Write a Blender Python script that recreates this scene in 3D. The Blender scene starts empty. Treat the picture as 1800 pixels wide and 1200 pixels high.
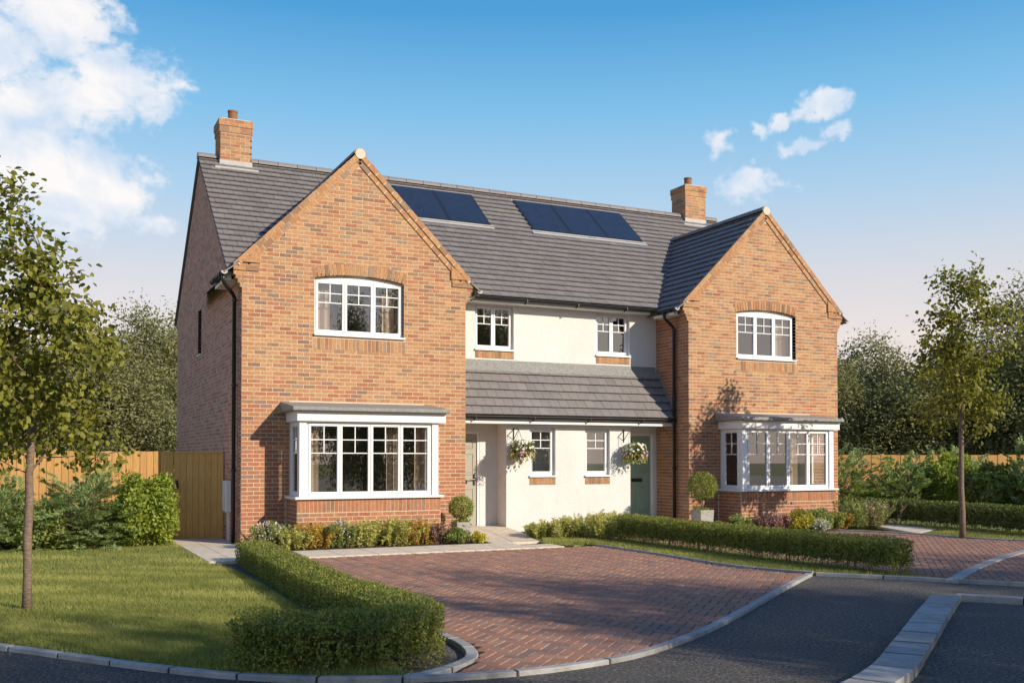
import bpy, bmesh, math, random
import numpy as np
from mathutils import Vector, Matrix

R = math.radians
SC = bpy.context.scene
COL = SC.collection

# ------------------------------------------------------------------ camera, sky, sun, exposure
CAM = Vector((-3.469, -18.387, 1.55))
YAW, PITCH = 0.4493, 0.0198
cd = bpy.data.cameras.new('camera')
cd.sensor_width = 36.0
cd.lens = 1770.7 / 1800 * 36
cd.shift_y = 171.85 / 1800
cd.clip_start = 0.1
cd.clip_end = 2000
cam = bpy.data.objects.new('camera', cd)
COL.objects.link(cam)
cam.location = CAM
cam.rotation_euler = (math.pi / 2 + PITCH, 0, -YAW)
SC.camera = cam

SUN_DIR = Vector((0.56, -1.0, 0.53)).normalized()
SUN_EL = math.asin(SUN_DIR.z)
SUN_ROT = math.atan2(SUN_DIR.x, SUN_DIR.y)
sd = bpy.data.lights.new('sun', 'SUN')
sd.energy = 4.2
sd.angle = R(0.5)
sd.color = (1.0, 0.87, 0.69)
sun = bpy.data.objects.new('sun', sd)
COL.objects.link(sun)
sun.location = (12, -30, 25)
sun.rotation_euler = (-SUN_DIR).to_track_quat('-Z', 'Y').to_euler()

SC.view_settings.view_transform = 'Standard'
SC.view_settings.look = 'None'
SC.view_settings.exposure = 0.4
SC.view_settings.gamma = 1
SC.view_settings.use_curve_mapping = False
SC.render.engine = 'CYCLES'
SC.cycles.max_bounces = 8
SC.cycles.transparent_max_bounces = 24
SC.cycles.use_denoising = True


def build_world():
    w = bpy.data.worlds.new('World')
    SC.world = w
    w.use_nodes = True
    nt = w.node_tree
    N, L = nt.nodes, nt.links
    N.clear()
    out = N.new('ShaderNodeOutputWorld')
    bg = N.new('ShaderNodeBackground')
    bg.inputs['Strength'].default_value = 0.125
    L.new(bg.outputs[0], out.inputs[0])
    sky = N.new('ShaderNodeTexSky')
    sky.sky_type = 'NISHITA'
    sky.sun_disc = False
    sky.sun_elevation = SUN_EL
    sky.sun_rotation = SUN_ROT
    sky.air_density = 1.0
    sky.dust_density = 1.2
    sky.ozone_density = 2.0
    tc = N.new('ShaderNodeTexCoord')
    nrm = N.new('ShaderNodeVectorMath')
    nrm.operation = 'NORMALIZE'
    L.new(tc.outputs['Generated'], nrm.inputs[0])
    sep = N.new('ShaderNodeSeparateXYZ')
    L.new(nrm.outputs[0], sep.inputs[0])

    def M(op, a, b=None, c=None, clamp=False):
        n = N.new('ShaderNodeMath')
        n.operation = op
        n.use_clamp = clamp
        for i, v in enumerate((a, b, c)):
            if v is None:
                continue
            if isinstance(v, (int, float)):
                n.inputs[i].default_value = v
            else:
                L.new(v, n.inputs[i])
        return n.outputs[0]
    az = M('ARCTAN2', sep.outputs[0], sep.outputs[1])
    el = M('ARCSINE', sep.outputs[2])
    # clear-sky colour by elevation (peach haze at the horizon, deep blue above)
    ramp = N.new('ShaderNodeValToRGB')
    eln = M('DIVIDE', el, R(60), clamp=True)
    L.new(eln, ramp.inputs[0])
    cr = ramp.color_ramp
    stops = [(0.0, (6.6, 5.6, 5.3)), (0.11, (6.2, 5.45, 5.2)), (0.167, (5.1, 5.1, 5.4)), (0.242, (3.1, 4.6, 6.0)),
             (0.317, (1.55, 3.8, 5.9)), (0.40, (0.5, 2.5, 5.0)), (0.6, (0.28, 1.5, 4.0)), (1.0, (0.2, 1.0, 3.2))]
    while len(cr.elements) < len(stops):
        cr.elements.new(0.5)
    for e, (p, c) in zip(cr.elements, stops):
        e.position = p
        e.color = (*[v / 10 for v in c], 1)
    sc_ = N.new('ShaderNodeVectorMath')
    sc_.operation = 'SCALE'
    L.new(ramp.outputs[0], sc_.inputs[0])
    sc_.inputs[3].default_value = 8.7
    mix = N.new('ShaderNodeMix')
    mix.data_type = 'RGBA'
    mix.inputs[0].default_value = 0.9
    L.new(sky.outputs[0], mix.inputs[6])
    L.new(sc_.outputs[0], mix.inputs[7])
    # clouds: blobs given by azimuth, elevation, half widths (degrees), strength
    blobs = [(-2.5, 20.0, 4.5, 2.4, 1.15), (1.5, 21.6, 4.2, 2.2, .95), (4.4, 19.4, 3.4, 2.2, 1.1), (-1.5, 16.6, 4.0, 2.6, 1.35),
             (0.6, 18.0, 5.2, 2.2, 1.05), (0.6, 14.6, 5.2, 2.9, 1.35), (3.4, 13.8, 2.9, 2.1, 1.1), (-6, 15, 6, 5, 1.1), (-3, 12.4, 6, 2, .6),
             (5.2, 12.4, 3.2, .6, .45),
             (42.8, 18.7, 1.55, .85, 1.0), (43.7, 17.3, 1.05, .42, .8), (41.9, 16.75, 1.4, .48, .85), (39.5, 17.8, .85, .5, .7),
             (40.6, 18.0, .6, .5, .65), (37.3, 17.2, 1.1, .85, .95), (38.8, 15.2, 2.1, 1.0, 1.1), (38.6, 14.5, 2.0, .6, .5),
             (75, 17, 12, 6, 1.0), (110, 24, 14, 7, 1.0), (150, 16, 10, 5, .9), (190, 22, 16, 7, 1.0), (228, 15, 12, 5, .9),
             (262, 25, 14, 7, 1.0), (305, 18, 14, 6, 1.0), (332, 22, 11, 6, 1.0), (20, 44, 10, 6, .6), (200, 48, 14, 8, .8), (100, 50, 12, 7, .7)]
    dens = None
    az0, el0 = az, el

    def warp(scale, amp, detail):
        n = N.new('ShaderNodeTexNoise')
        n.inputs['Scale'].default_value = scale
        n.inputs['Detail'].default_value = detail
        L.new(nrm.outputs[0], n.inputs[0])
        sp = N.new('ShaderNodeSeparateColor')
        L.new(n.outputs['Color'], sp.inputs[0])
        return M('MULTIPLY', M('SUBTRACT', sp.outputs[0], .5), amp), M('MULTIPLY', M('SUBTRACT', sp.outputs[1], .5), amp * .8)
    for sc2, am, de in ((9, .02, 3), (60, .030, 6)):
        wx, wy = warp(sc2, am, de)
        az, el = M('ADD', az, wx), M('ADD', el, wy)
    for a, e, ra, re, s in blobs:
        a = ((a + 180) % 360) - 180
        dx = M('DIVIDE', M('SUBTRACT', az, R(a)), R(ra))
        dy = M('DIVIDE', M('SUBTRACT', el, R(e)), R(re))
        d2 = M('ADD', M('MULTIPLY', dx, dx), M('MULTIPLY', dy, dy))
        b = M('MULTIPLY', M('SUBTRACT', 1.0, M('SQRT', d2)), s)
        dens = b if dens is None else M('SMOOTH_MAX', dens, b, 0.18)
    dens = M('MAXIMUM', dens, -1.0)

    def noise(scale, detail, rough, dist=0.0, off=(0, 0, 0)):
        mp = N.new('ShaderNodeMapping')
        mp.inputs['Location'].default_value = off
        mp.inputs['Scale'].default_value = (1, 1, 1.25)
        L.new(nrm.outputs[0], mp.inputs[0])
        n = N.new('ShaderNodeTexNoise')
        n.inputs['Scale'].default_value = scale
        n.inputs['Detail'].default_value = detail
        n.inputs['Roughness'].default_value = rough
        n.inputs['Distortion'].default_value = dist
        L.new(mp.outputs[0], n.inputs[0])
        return n.outputs[0]
    n1 = noise(26, 9, .60, .25)
    n2 = noise(8, 6, .55, .4, (3.1, 1.7, .4))
    n4 = noise(85, 6, .6, .2, (1.1, 2.2, .7))
    nn = M('ADD', M('ADD', M('MULTIPLY', M('SUBTRACT', n1, .5), 1.7), M('MULTIPLY', M('SUBTRACT', n2, .5), .9)), M('MULTIPLY', M('SUBTRACT', n4, .5), .9))
    v = M('ADD', dens, nn)
    cov = M('DIVIDE', M('SUBTRACT', v, -0.06), 0.62, clamp=True)
    cov = M('MULTIPLY', M('MULTIPLY', cov, cov), M('SUBTRACT', 3.0, M('MULTIPLY', cov, 2.0)))
    n3 = noise(15, 6, .55, .3, (.2, .5, 2.2))
    shade = N.new('ShaderNodeValToRGB')
    L.new(n3, shade.inputs[0])
    se = shade.color_ramp.elements
    se[0].position, se[0].color = .38, (.60, .73, .90, 1)
    se[1].position, se[1].color = .64, (1.0, .965, .95, 1)
    sv = N.new('ShaderNodeVectorMath')
    sv.operation = 'SCALE'
    L.new(shade.outputs[0], sv.inputs[0])
    sv.inputs[3].default_value = 6.1
    mix2 = N.new('ShaderNodeMix')
    mix2.data_type = 'RGBA'
    L.new(M('MULTIPLY', cov, .97), mix2.inputs[0])
    L.new(mix.outputs[2], mix2.inputs[6])
    L.new(sv.outputs[0], mix2.inputs[7])
    L.new(mix2.outputs[2], bg.inputs[0])


build_world()

# ------------------------------------------------------------------ helpers: objects
WL = {}


def link(o, parent=None, loc=(0, 0, 0), rotz=0):
    loc = Vector(loc)
    COL.objects.link(o)
    if parent is not None:
        o.parent = parent
        o.location = loc - WL[parent.name]
    else:
        o.location = loc
    if rotz:
        o.rotation_euler.z = rotz
    WL[o.name] = loc
    return o


def tag(o, label=None, cat=None, group=None, kind=None):
    if label:
        o['label'] = label
    if cat:
        o['category'] = cat
    if group:
        o['group'] = group
    if kind:
        o['kind'] = kind
    return o


def empty(name, loc, label=None, cat=None, group=None, kind=None, parent=None, rotz=0):
    o = bpy.data.objects.new(name, None)
    o.empty_display_size = .2
    link(o, parent, loc, rotz)
    return tag(o, label, cat, group, kind)


class MB:
    """collects simple solids into one mesh; every face carries a tone value"""

    def __init__(s):
        s.v, s.f, s.t = [], [], []

    def solid(s, pts, faces, tone=.5):
        b = len(s.v)
        s.v.extend([tuple(p) for p in pts])
        s.f.extend([tuple(b + i for i in f) for f in faces])
        s.t.extend([tone] * len(faces))

    def para(s, o, a, b, c, tone=.5):
        o, a, b, c = Vector(o), Vector(a), Vector(b), Vector(c)
        if a.cross(b).dot(c) < 0:
            a, b = b, a
        s.solid([o, o + a, o + a + b, o + b, o + c, o + a + c, o + a + b + c, o + b + c],
                [(3, 2, 1, 0), (4, 5, 6, 7), (0, 1, 5, 4), (1, 2, 6, 5), (2, 3, 7, 6), (3, 0, 4, 7)], tone)

    def box(s, x0, x1, y0, y1, z0, z1, tone=.5):
        s.para((x0, y0, z0), (x1 - x0, 0, 0), (0, y1 - y0, 0), (0, 0, z1 - z0), tone)

    def tube(s, pts, r, n=8, tone=.5, cap=True):
        pts = [Vector(p) for p in pts]
        rs = r if isinstance(r, (list, tuple)) else [r] * len(pts)
        b = len(s.v)
        up = Vector((0.013, 0.021, 1))
        prev = None
        for i, p in enumerate(pts):
            d = (pts[min(i + 1, len(pts) - 1)] - pts[max(i - 1, 0)]).normalized()
            if prev is None:
                x = d.cross(up)
                if x.length < .05:
                    x = d.cross(Vector((1, 0, 0)))
            else:
                x = prev - d * prev.dot(d)
            x.normalize()
            prev = x
            y = d.cross(x)
            for k in range(n):
                a = 2 * math.pi * k / n
                s.v.append(tuple(p + (x * math.cos(a) + y * math.sin(a)) * rs[i]))
        for i in range(len(pts) - 1):
            for k in range(n):
                s.f.append((b + i * n + k, b + i * n + (k + 1) % n, b + (i + 1) * n + (k + 1) % n, b + (i + 1) * n + k))
                s.t.append(tone)
        if cap:
            s.f.append(tuple(b + k for k in range(n))[::-1])
            s.t.append(tone)
            e = b + (len(pts) - 1) * n
            s.f.append(tuple(e + k for k in range(n)))
            s.t.append(tone)

    def prism(s, poly, z0, z1, tone=.5):
        """vertical prism over an xy polygon (ccw or cw)"""
        n = len(poly)
        area = sum(poly[i][0] * poly[(i + 1) % n][1] - poly[(i + 1) % n][0] * poly[i][1] for i in range(n))
        if area < 0:
            poly = poly[::-1]
        pts = [(x, y, z0) for x, y in poly] + [(x, y, z1) for x, y in poly]
        fs = [tuple(range(n - 1, -1, -1)), tuple(range(n, 2 * n))]
        fs += [(i, (i + 1) % n, n + (i + 1) % n, n + i) for i in range(n)]
        s.solid(pts, fs, tone)

    def xz_prism(s, poly, y0, y1, tone=.5):
        n = len(poly)
        area = sum(poly[i][0] * poly[(i + 1) % n][1] - poly[(i + 1) % n][0] * poly[i][1] for i in range(n))
        if area < 0:
            poly = poly[::-1]
        pts = [(x, y0, z) for x, z in poly] + [(x, y1, z) for x, z in poly]
        fs = [tuple(range(n)), tuple(range(2 * n - 1, n - 1, -1))]
        fs += [(i, n + i, n + (i + 1) % n, (i + 1) % n) for i in range(n)]
        s.solid(pts, fs, tone)

    def yz_prism(s, poly, x0, x1, tone=.5):
        n = len(poly)
        area = sum(poly[i][0] * poly[(i + 1) % n][1] - poly[(i + 1) % n][0] * poly[i][1] for i in range(n))
        if area < 0:
            poly = poly[::-1]
        pts = [(x0, y, z) for y, z in poly] + [(x1, y, z) for y, z in poly]
        fs = [tuple(range(n - 1, -1, -1)), tuple(range(n, 2 * n))]
        fs += [(i, (i + 1) % n, n + (i + 1) % n, n + i) for i in range(n)]
        s.solid(pts, fs, tone)

    def mesh(s, name, mat, smooth=False):
        me = bpy.data.meshes.new(name)
        me.from_pydata(s.v, [], s.f)
        at = me.attributes.new('tone', 'FLOAT', 'FACE')
        at.data.foreach_set('value', np.array(s.t, 'f'))
        if smooth:
            me.polygons.foreach_set('use_smooth', [True] * len(me.polygons))
        if mat:
            me.materials.append(mat)
        me.update()
        return me

    def ob(s, name, mat, parent=None, loc=(0, 0, 0), smooth=False, kind=None, bevel=0):
        o = bpy.data.objects.new(name, s.mesh(name, mat, smooth))
        link(o, parent, loc)
        if bevel:
            m = o.modifiers.new('edge', 'BEVEL')
            m.width = bevel
            m.segments = 1
            m.limit_method = 'ANGLE'
        return tag(o, kind=kind)


def np_mesh(name, V, F, tone, mat):
    """triangle / quad mesh from numpy arrays"""
    me = bpy.data.meshes.new(name)
    V = np.asarray(V, 'f')
    F = np.asarray(F, 'i')
    k = F.shape[1]
    me.vertices.add(len(V))
    me.vertices.foreach_set('co', V.ravel())
    me.loops.add(F.size)
    me.loops.foreach_set('vertex_index', F.ravel())
    me.polygons.add(len(F))
    me.polygons.foreach_set('loop_start', np.arange(0, F.size, k, dtype='i'))
    at = me.attributes.new('tone', 'FLOAT', 'FACE')
    at.data.foreach_set('value', np.asarray(tone, 'f'))
    me.materials.append(mat)
    me.update(calc_edges=True)
    return me


def unit(a):
    return a / np.maximum(np.linalg.norm(a, axis=1, keepdims=True), 1e-9)


def leaf_mesh(name, P, D, Nn, L, W, mat, rng, fold=.12, shape='diamond', tone=None):
    """one small folded leaf per point: P base, D axis, Nn rough normal"""
    n = len(P)
    D = unit(D)
    S = unit(np.cross(D, Nn))
    Nn = np.cross(S, D)
    L = (L * (0.7 + .6 * rng.random(n)))[:, None]
    Wd = (W * (0.75 + .5 * rng.random(n)))[:, None]
    t = rng.random(n) if tone is None else tone
    if shape == 'blade':
        V = np.stack([P - S * Wd * .5, P + S * Wd * .5, P + D * L], 1).reshape(-1, 3)
        F = np.arange(n * 3).reshape(n, 3)
        return np_mesh(name, V, F, t, mat)
    if shape == 'lobed':
        m = P + D * L * .42
        tip = P + D * L - Nn * L * .12
        up = Nn * Wd * fold
        V = np.stack([P, m + S * Wd * .32 - D * L * .2 + up, m + S * Wd * .52 + up * .4 + D * L * .12, tip,
                      m - S * Wd * .52 + up * .4 + D * L * .12, m - S * Wd * .32 - D * L * .2 + up], 1).reshape(-1, 3)
        b = np.arange(n)[:, None] * 6
        F = np.concatenate([b + np.array([[0, 1, 2, 3]]), b + np.array([[0, 3, 4, 5]])], 0)
        return np_mesh(name, V, F, np.concatenate([t, t]), mat)
    m = P + D * L * .45
    up = Nn * Wd * fold
    V = np.stack([P, m + S * Wd * .5 + up, P + D * L, m - S * Wd * .5 + up], 1).reshape(-1, 3)
    b = np.arange(n)[:, None] * 4
    F = np.concatenate([b + np.array([[0, 1, 2]]), b + np.array([[0, 2, 3]])], 0)
    return np_mesh(name, V, F, np.concatenate([t, t]), mat)


def mobj(name, me, parent=None, loc=(0, 0, 0), rotz=0):
    o = bpy.data.objects.new(name, me)
    return link(o, parent, loc, rotz)


# ------------------------------------------------------------------ materials
MAT = {}


class NT:
    def __init__(s, name):
        s.m = bpy.data.materials.new(name)
        s.m.use_nodes = True
        s.n, s.l = s.m.node_tree.nodes, s.m.node_tree.links
        s.n.clear()
        s.out = s.n.new('ShaderNodeOutputMaterial')
        s.geo = s.n.new('ShaderNodeNewGeometry')

    def math(s, op, a, b=None, clamp=False):
        n = s.n.new('ShaderNodeMath')
        n.operation = op
        n.use_clamp = clamp
        for i, v in enumerate((a, b)):
            if v is None:
                continue
            if isinstance(v, (int, float)):
                n.inputs[i].default_value = v
            else:
                s.l.new(v, n.inputs[i])
        return n.outputs[0]

    def noise(s, scale, detail=4, rough=.55, vec=None, stretch=None):
        n = s.n.new('ShaderNodeTexNoise')
        n.inputs['Scale'].default_value = scale
        n.inputs['Detail'].default_value = detail
        n.inputs['Roughness'].default_value = rough
        v = vec or s.geo.outputs['Position']
        if stretch:
            mp = s.n.new('ShaderNodeMapping')
            mp.inputs['Scale'].default_value = stretch
            s.l.new(v, mp.inputs[0])
            v = mp.outputs[0]
        s.l.new(v, n.inputs['Vector'])
        return n.outputs[0]

    def tone(s):
        a = s.n.new('ShaderNodeAttribute')
        a.attribute_name = 'tone'
        oi = s.n.new('ShaderNodeObjectInfo')
        return s.math('FRACT', s.math('ADD', a.outputs['Fac'], oi.outputs['Random']))

    def ramp(s, fac, stops, interp='LINEAR'):
        r = s.n.new('ShaderNodeValToRGB')
        r.color_ramp.interpolation = interp
        e = r.color_ramp.elements
        while len(e) < len(stops):
            e.new(.5)
        for x, (p, c) in zip(e, stops):
            x.position = p
            x.color = (*c, 1)
        s.l.new(fac, r.inputs[0])
        return r.outputs[0]

    def mix(s, fac, a, b, mode='MIX'):
        m = s.n.new('ShaderNodeMix')
        m.data_type = 'RGBA'
        m.blend_type = mode
        for i, v in ((0, fac), (6, a), (7, b)):
            if isinstance(v, (int, float)):
                m.inputs[i].default_value = v
            elif isinstance(v, tuple):
                m.inputs[i].default_value = (*v, 1)
            else:
                s.l.new(v, m.inputs[i])
        return m.outputs[2]

    def principled(s, col, rough=.7, spec=.4, bump=None, bstr=.3, bdist=.005, metal=0):
        p = s.n.new('ShaderNodeBsdfPrincipled')
        for k, v in (('Base Color', col), ('Roughness', rough), ('Specular IOR Level', spec), ('Metallic', metal)):
            if isinstance(v, tuple):
                p.inputs[k].default_value = (*v, 1)
            elif isinstance(v, (int, float)):
                p.inputs[k].default_value = v
            else:
                s.l.new(v, p.inputs[k])
        if bump is not None:
            b = s.n.new('ShaderNodeBump')
            b.inputs['Strength'].default_value = bstr
            b.inputs['Distance'].default_value = bdist
            s.l.new(bump, b.inputs['Height'])
            s.l.new(b.outputs[0], p.inputs['Normal'])
        return p.outputs[0]

    def done(s, sh):
        s.l.new(sh, s.out.inputs[0])
        return s.m


def brick_mat(name, ramp, ramp2, ramp3):
    t = NT(name)
    tone = t.tone()
    at = t.n.new('ShaderNodeAttribute')
    at.attribute_name = 'tone'
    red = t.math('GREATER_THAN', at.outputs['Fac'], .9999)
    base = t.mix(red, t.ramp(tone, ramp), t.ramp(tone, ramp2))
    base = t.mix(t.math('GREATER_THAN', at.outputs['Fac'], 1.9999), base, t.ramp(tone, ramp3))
    n = t.noise(26, 8, .78, stretch=(.7, .7, 1.3))
    c = t.mix(t.ramp(n, [(.44, (0, 0, 0)), (.62, (.85, .85, .85))]), base, (.235, .16, .115))
    n2 = t.noise(13, 5, .65)
    c = t.mix(t.ramp(n2, [(.5, (0, 0, 0)), (.75, (.42, .42, .42))]), c, (.56, .36, .21))
    fine = t.noise(160, 3, .6)
    return t.done(t.principled(c, .85, .25, fine, .5, .004))


BR = [(0.0, (.50, .255, .108)), (.18, (.55, .31, .142)), (.33, (.45, .20, .082)), (.46, (.53, .285, .13)), (.57, (.39, .16, .066)),
      (.67, (.51, .30, .147)), (.75, (.43, .215, .098)), (.83, (.28, .15, .083)), (.90, (.37, .26, .17)), (.95, (.205, .125, .088)), (1.0, (.48, .24, .103))]
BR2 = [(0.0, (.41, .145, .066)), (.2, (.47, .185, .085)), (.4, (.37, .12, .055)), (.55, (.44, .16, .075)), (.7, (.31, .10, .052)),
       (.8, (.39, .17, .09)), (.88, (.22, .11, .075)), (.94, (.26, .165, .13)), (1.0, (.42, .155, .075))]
BR3_SHADE_LIFT = [(0.0, (.72, .29, .20)), (.2, (.78, .42, .33)), (.38, (.62, .20, .13)), (.52, (.74, .36, .27)), (.64, (.44, .20, .165)),
       (.74, (.68, .25, .17)), (.83, (.72, .42, .34)), (.92, (.36, .18, .16)), (1.0, (.68, .27, .19))]  # lighter, pinker copy of the brick: sky fill painted in for the shaded wall
MAT['brick'] = brick_mat('brick', BR, BR2, BR3_SHADE_LIFT)


def simple(name, col, rough=.6, spec=.4, nscale=None, namt=.25, bstr=.2, bdist=.004, metal=0, stretch=None):
    t = NT(name)
    if nscale:
        n = t.noise(nscale, 5, .6, stretch=stretch)
        dark = tuple(v * (1 - namt) for v in col)
        lite = tuple(min(1, v * (1 + namt)) for v in col)
        c = t.ramp(n, [(.3, dark), (.7, lite)])
        return t.done(t.principled(c, rough, spec, n, bstr, bdist, metal))
    return t.done(t.principled(col, rough, spec, metal=metal))


MAT['mortar'] = simple('mortar', (.60, .485, .36), .9, .1, 60, .15, .4, .003)
def render_mat():
    t = NT('render')
    n = t.noise(38, 5, .65)
    big = t.noise(1.1, 5, .6, stretch=(1.4, 1.4, .55))
    c = t.ramp(big, [(.3, (.64, .635, .615)), (.7, (.72, .718, .705))])
    c = t.mix(t.ramp(t.noise(7, 5, .65), [(.5, (0, 0, 0)), (.75, (.4, .4, .4))]), c, (.61, .60, .575))
    return t.done(t.principled(c, .92, .12, n, .8, .016))


MAT['render'] = render_mat()
MAT['white'] = simple('white_upvc', (.79, .80, .815), .35, .45)
MAT['white_gasket'] = simple('gasket', (.35, .36, .37), .5, .3)
MAT['black'] = simple('black_upvc', (.018, .018, .02), .35, .45)
MAT['lead'] = simple('lead_sheet', (.245, .247, .235), .6, .4, 20, .25, .15, .004)
MAT['flash'] = simple('pale_flashing', (.42, .42, .405), .6, .3, 14, .08, .1, .003)
MAT['cream_mortar'] = simple('cream_mortar', (.60, .54, .44), .85, .2, 50, .12)
MAT['terracotta'] = simple('clay_pot', (.24, .115, .06), .7, .3, 18, .2)
MAT['room'] = simple('room_paint', (.50, .445, .40), .9, .1)
MAT['room_dark'] = simple('room_floor', (.14, .10, .07), .7, .2, 6, .3)
MAT['curtain'] = simple('curtain_cloth', (.55, .42, .32), .9, .1, 8, .1)
MAT['door_green'] = simple('green_door', (.27, .37, .285), .4, .45)
MAT['door_grey'] = simple('stone_grey_door', (.36, .345, .29), .4, .45)
MAT['chrome'] = simple('handle_metal', (.10, .10, .11), .25, .6, metal=.8)
MAT['picture'] = simple('picture_paper', (.62, .60, .58), .8, .2)
def kerb_mat():
    t = NT('kerb_concrete')
    c = t.ramp(t.tone(), [(0, (.34, .335, .32)), (.5, (.42, .415, .40)), (1, (.30, .30, .29))])
    n = t.noise(5, 6, .7)
    c = t.mix(t.ramp(n, [(.45, (0, 0, 0)), (.7, (.7, .7, .7))]), c, (.19, .18, .165))
    f = t.noise(60, 5, .7)
    c = t.mix(t.ramp(f, [(.55, (0, 0, 0)), (.75, (.5, .5, .5))]), c, (.15, .145, .135))
    return t.done(t.principled(c, .88, .2, f, .5, .006))


MAT['kerb'] = kerb_mat()
MAT['slab'] = simple('paving_slab', (.62, .54, .43), .85, .2, 10, .16, .25, .004)
MAT['soil'] = simple('soil', (.085, .058, .04), .95, .1, 22, .5, .8, .03)
MAT['lawn_soil'] = simple('turf_base', (.18, .20, .065), .95, .1, 18, .4, .5, .02)
MAT['bark'] = simple('bark', (.20, .145, .11), .9, .15, 20, .4, .8, .01, stretch=(1, 1, 3))
MAT['bark_pale'] = simple('pale_bark', (.30, .26, .22), .9, .15, 12, .4, .6, .01)
MAT['planter'] = simple('stone_planter', (.36, .34, .32), .8, .25, 16, .2, .3, .005)
MAT['basket'] = simple('coir_basket', (.10, .052, .028), .95, .1, 50, .4, 1, .01)
MAT['gravel_base'] = simple('gravel_base', (.24, .215, .195), .9, .2, 60, .5, .8, .02)
MAT['gravel'] = None


def tile_mat():
    t = NT('roof_tile')
    c = t.ramp(t.tone(), [(0, (.170, .155, .152)), (.45, (.215, .197, .192)), (.8, (.195, .178, .174)), (1, (.245, .225, .216))])
    n = t.noise(14, 5, .65)
    c = t.mix(t.ramp(t.noise(.9, 5, .65), [(.48, (0, 0, 0)), (.72, (.45, .45, .45))]), c, (.245, .228, .20))
    c = t.mix(.35, c, t.ramp(n, [(.3, (.15, .14, .142)), (.7, (.27, .25, .248))]))
    f = t.noise(120, 3, .6)
    return t.done(t.principled(c, .6, .45, f, .35, .003))


MAT['tile'] = tile_mat()


def wood_mat(name='fence_wood', k=1.0):
    t = NT(name)
    oi = t.tone()
    geo = t.geo.outputs['Position']
    g = t.noise(16, 6, .65, stretch=(5, 5, .35))
    base = t.ramp(oi, [(0, (.46, .255, .085)), (.4, (.54, .31, .11)), (.7, (.40, .215, .07)), (1, (.50, .29, .105))])
    c = t.mix(.6, base, t.ramp(g, [(.3, (.30, .15, .045)), (.5, (.48, .27, .095)), (.72, (.60, .38, .16))]))
    if k != 1:
        c = t.mix(1.0, c, (k, k, k * .9), 'MULTIPLY')
    return t.done(t.principled(c, .75, .25, g, .3, .004))


MAT['wood'] = wood_mat()
MAT['wood_shade_lift'] = wood_mat('gate_wood_shade_lift', 1.32)  # fence wood with its colour lightened to offset the shade at the gate


def paver_mat():
    t = NT('block_paver')
    base = t.ramp(t.tone(), [(0, (.325, .16, .108)), (.3, (.38, .20, .132)), (.5, (.285, .148, .108)), (.65, (.215, .148, .128)), (.78, (.35, .178, .113)),
                             (.9, (.40, .232, .152)), (1, (.245, .148, .115))])
    n = t.noise(7, 5, .65)
    c = t.mix(t.ramp(n, [(.42, (0, 0, 0)), (.68, (.55, .55, .55))]), base, (.25, .18, .15))
    f = t.noise(110, 4, .65)
    return t.done(t.principled(c, .85, .25, f, .5, .004))


MAT['paver'] = paver_mat()
MAT['joint_sand'] = simple('joint_sand', (.055, .042, .035), .95, .1, 40, .3)


def asphalt_mat():
    t = NT('asphalt')
    n = t.noise(34, 8, .9)
    n2 = t.noise(.7, 5, .65)
    n3 = t.noise(.35, 3, .5, stretch=(1.6, .5, 1))
    c = t.ramp(n, [(.40, (.022, .020, .018)), (.47, (.066, .060, .053)), (.52, (.112, .102, .091)), (.555, (.24, .222, .195)), (.60, (.42, .39, .345))])
    c = t.mix(t.ramp(n2, [(.45, (0, 0, 0)), (.7, (.55, .55, .55))]), c, (.06, .056, .051))
    c = t.mix(t.ramp(n3, [(.5, (0, 0, 0)), (.65, (.35, .35, .35))]), c, (.115, .108, .10))
    return t.done(t.principled(c, .85, .35, n, 1.0, .02))


MAT['asphalt'] = asphalt_mat()


def glass_mat():
    t = NT('window_glass')
    fr = t.n.new('ShaderNodeFresnel')
    fr.inputs[0].default_value = 1.5
    tr = t.n.new('ShaderNodeBsdfTransparent')
    tr.inputs[0].default_value = (.86, .88, .88, 1)
    gl = t.n.new('ShaderNodeBsdfGlossy')
    gl.inputs['Roughness'].default_value = .01
    gl.inputs['Color'].default_value = (.95, .97, 1, 1)
    mx = t.n.new('ShaderNodeMixShader')
    t.l.new(t.math('ADD', t.math('MULTIPLY', fr.outputs[0], .82), .18), mx.inputs[0])
    t.l.new(tr.outputs[0], mx.inputs[1])
    t.l.new(gl.outputs[0], mx.inputs[2])
    return t.done(mx.outputs[0])


MAT['glass'] = glass_mat()


def solar_mat():
    t = NT('solar_cell')
    n = t.noise(5, 3, .5)
    c = t.ramp(n, [(.3, (.016, .022, .036)), (.7, (.022, .030, .048))])
    return t.done(t.principled(c, .28, .6))


MAT['solar'] = solar_mat()


def leaf_mat(name, lo, hi, trans=.4, rough=.5, spec=.35, accent=None, acc_p=.93):
    t = NT(name)
    tone = t.tone()
    st = [(0, lo), (.75, hi)]
    if accent:
        st = [(0, lo), (acc_p - .02, hi), (acc_p, accent), (1, accent)]
    c = t.ramp(tone, st)
    p = t.principled(c, rough, spec)
    tl = t.n.new('ShaderNodeBsdfTranslucent')
    t.l.new(t.mix(1.0, c, (1.0, 1.0, .55), 'MULTIPLY'), tl.inputs[0])
    mx = t.n.new('ShaderNodeMixShader')
    mx.inputs[0].default_value = trans
    t.l.new(p, mx.inputs[1])
    t.l.new(tl.outputs[0], mx.inputs[2])
    return t.done(mx.outputs[0])


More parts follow.
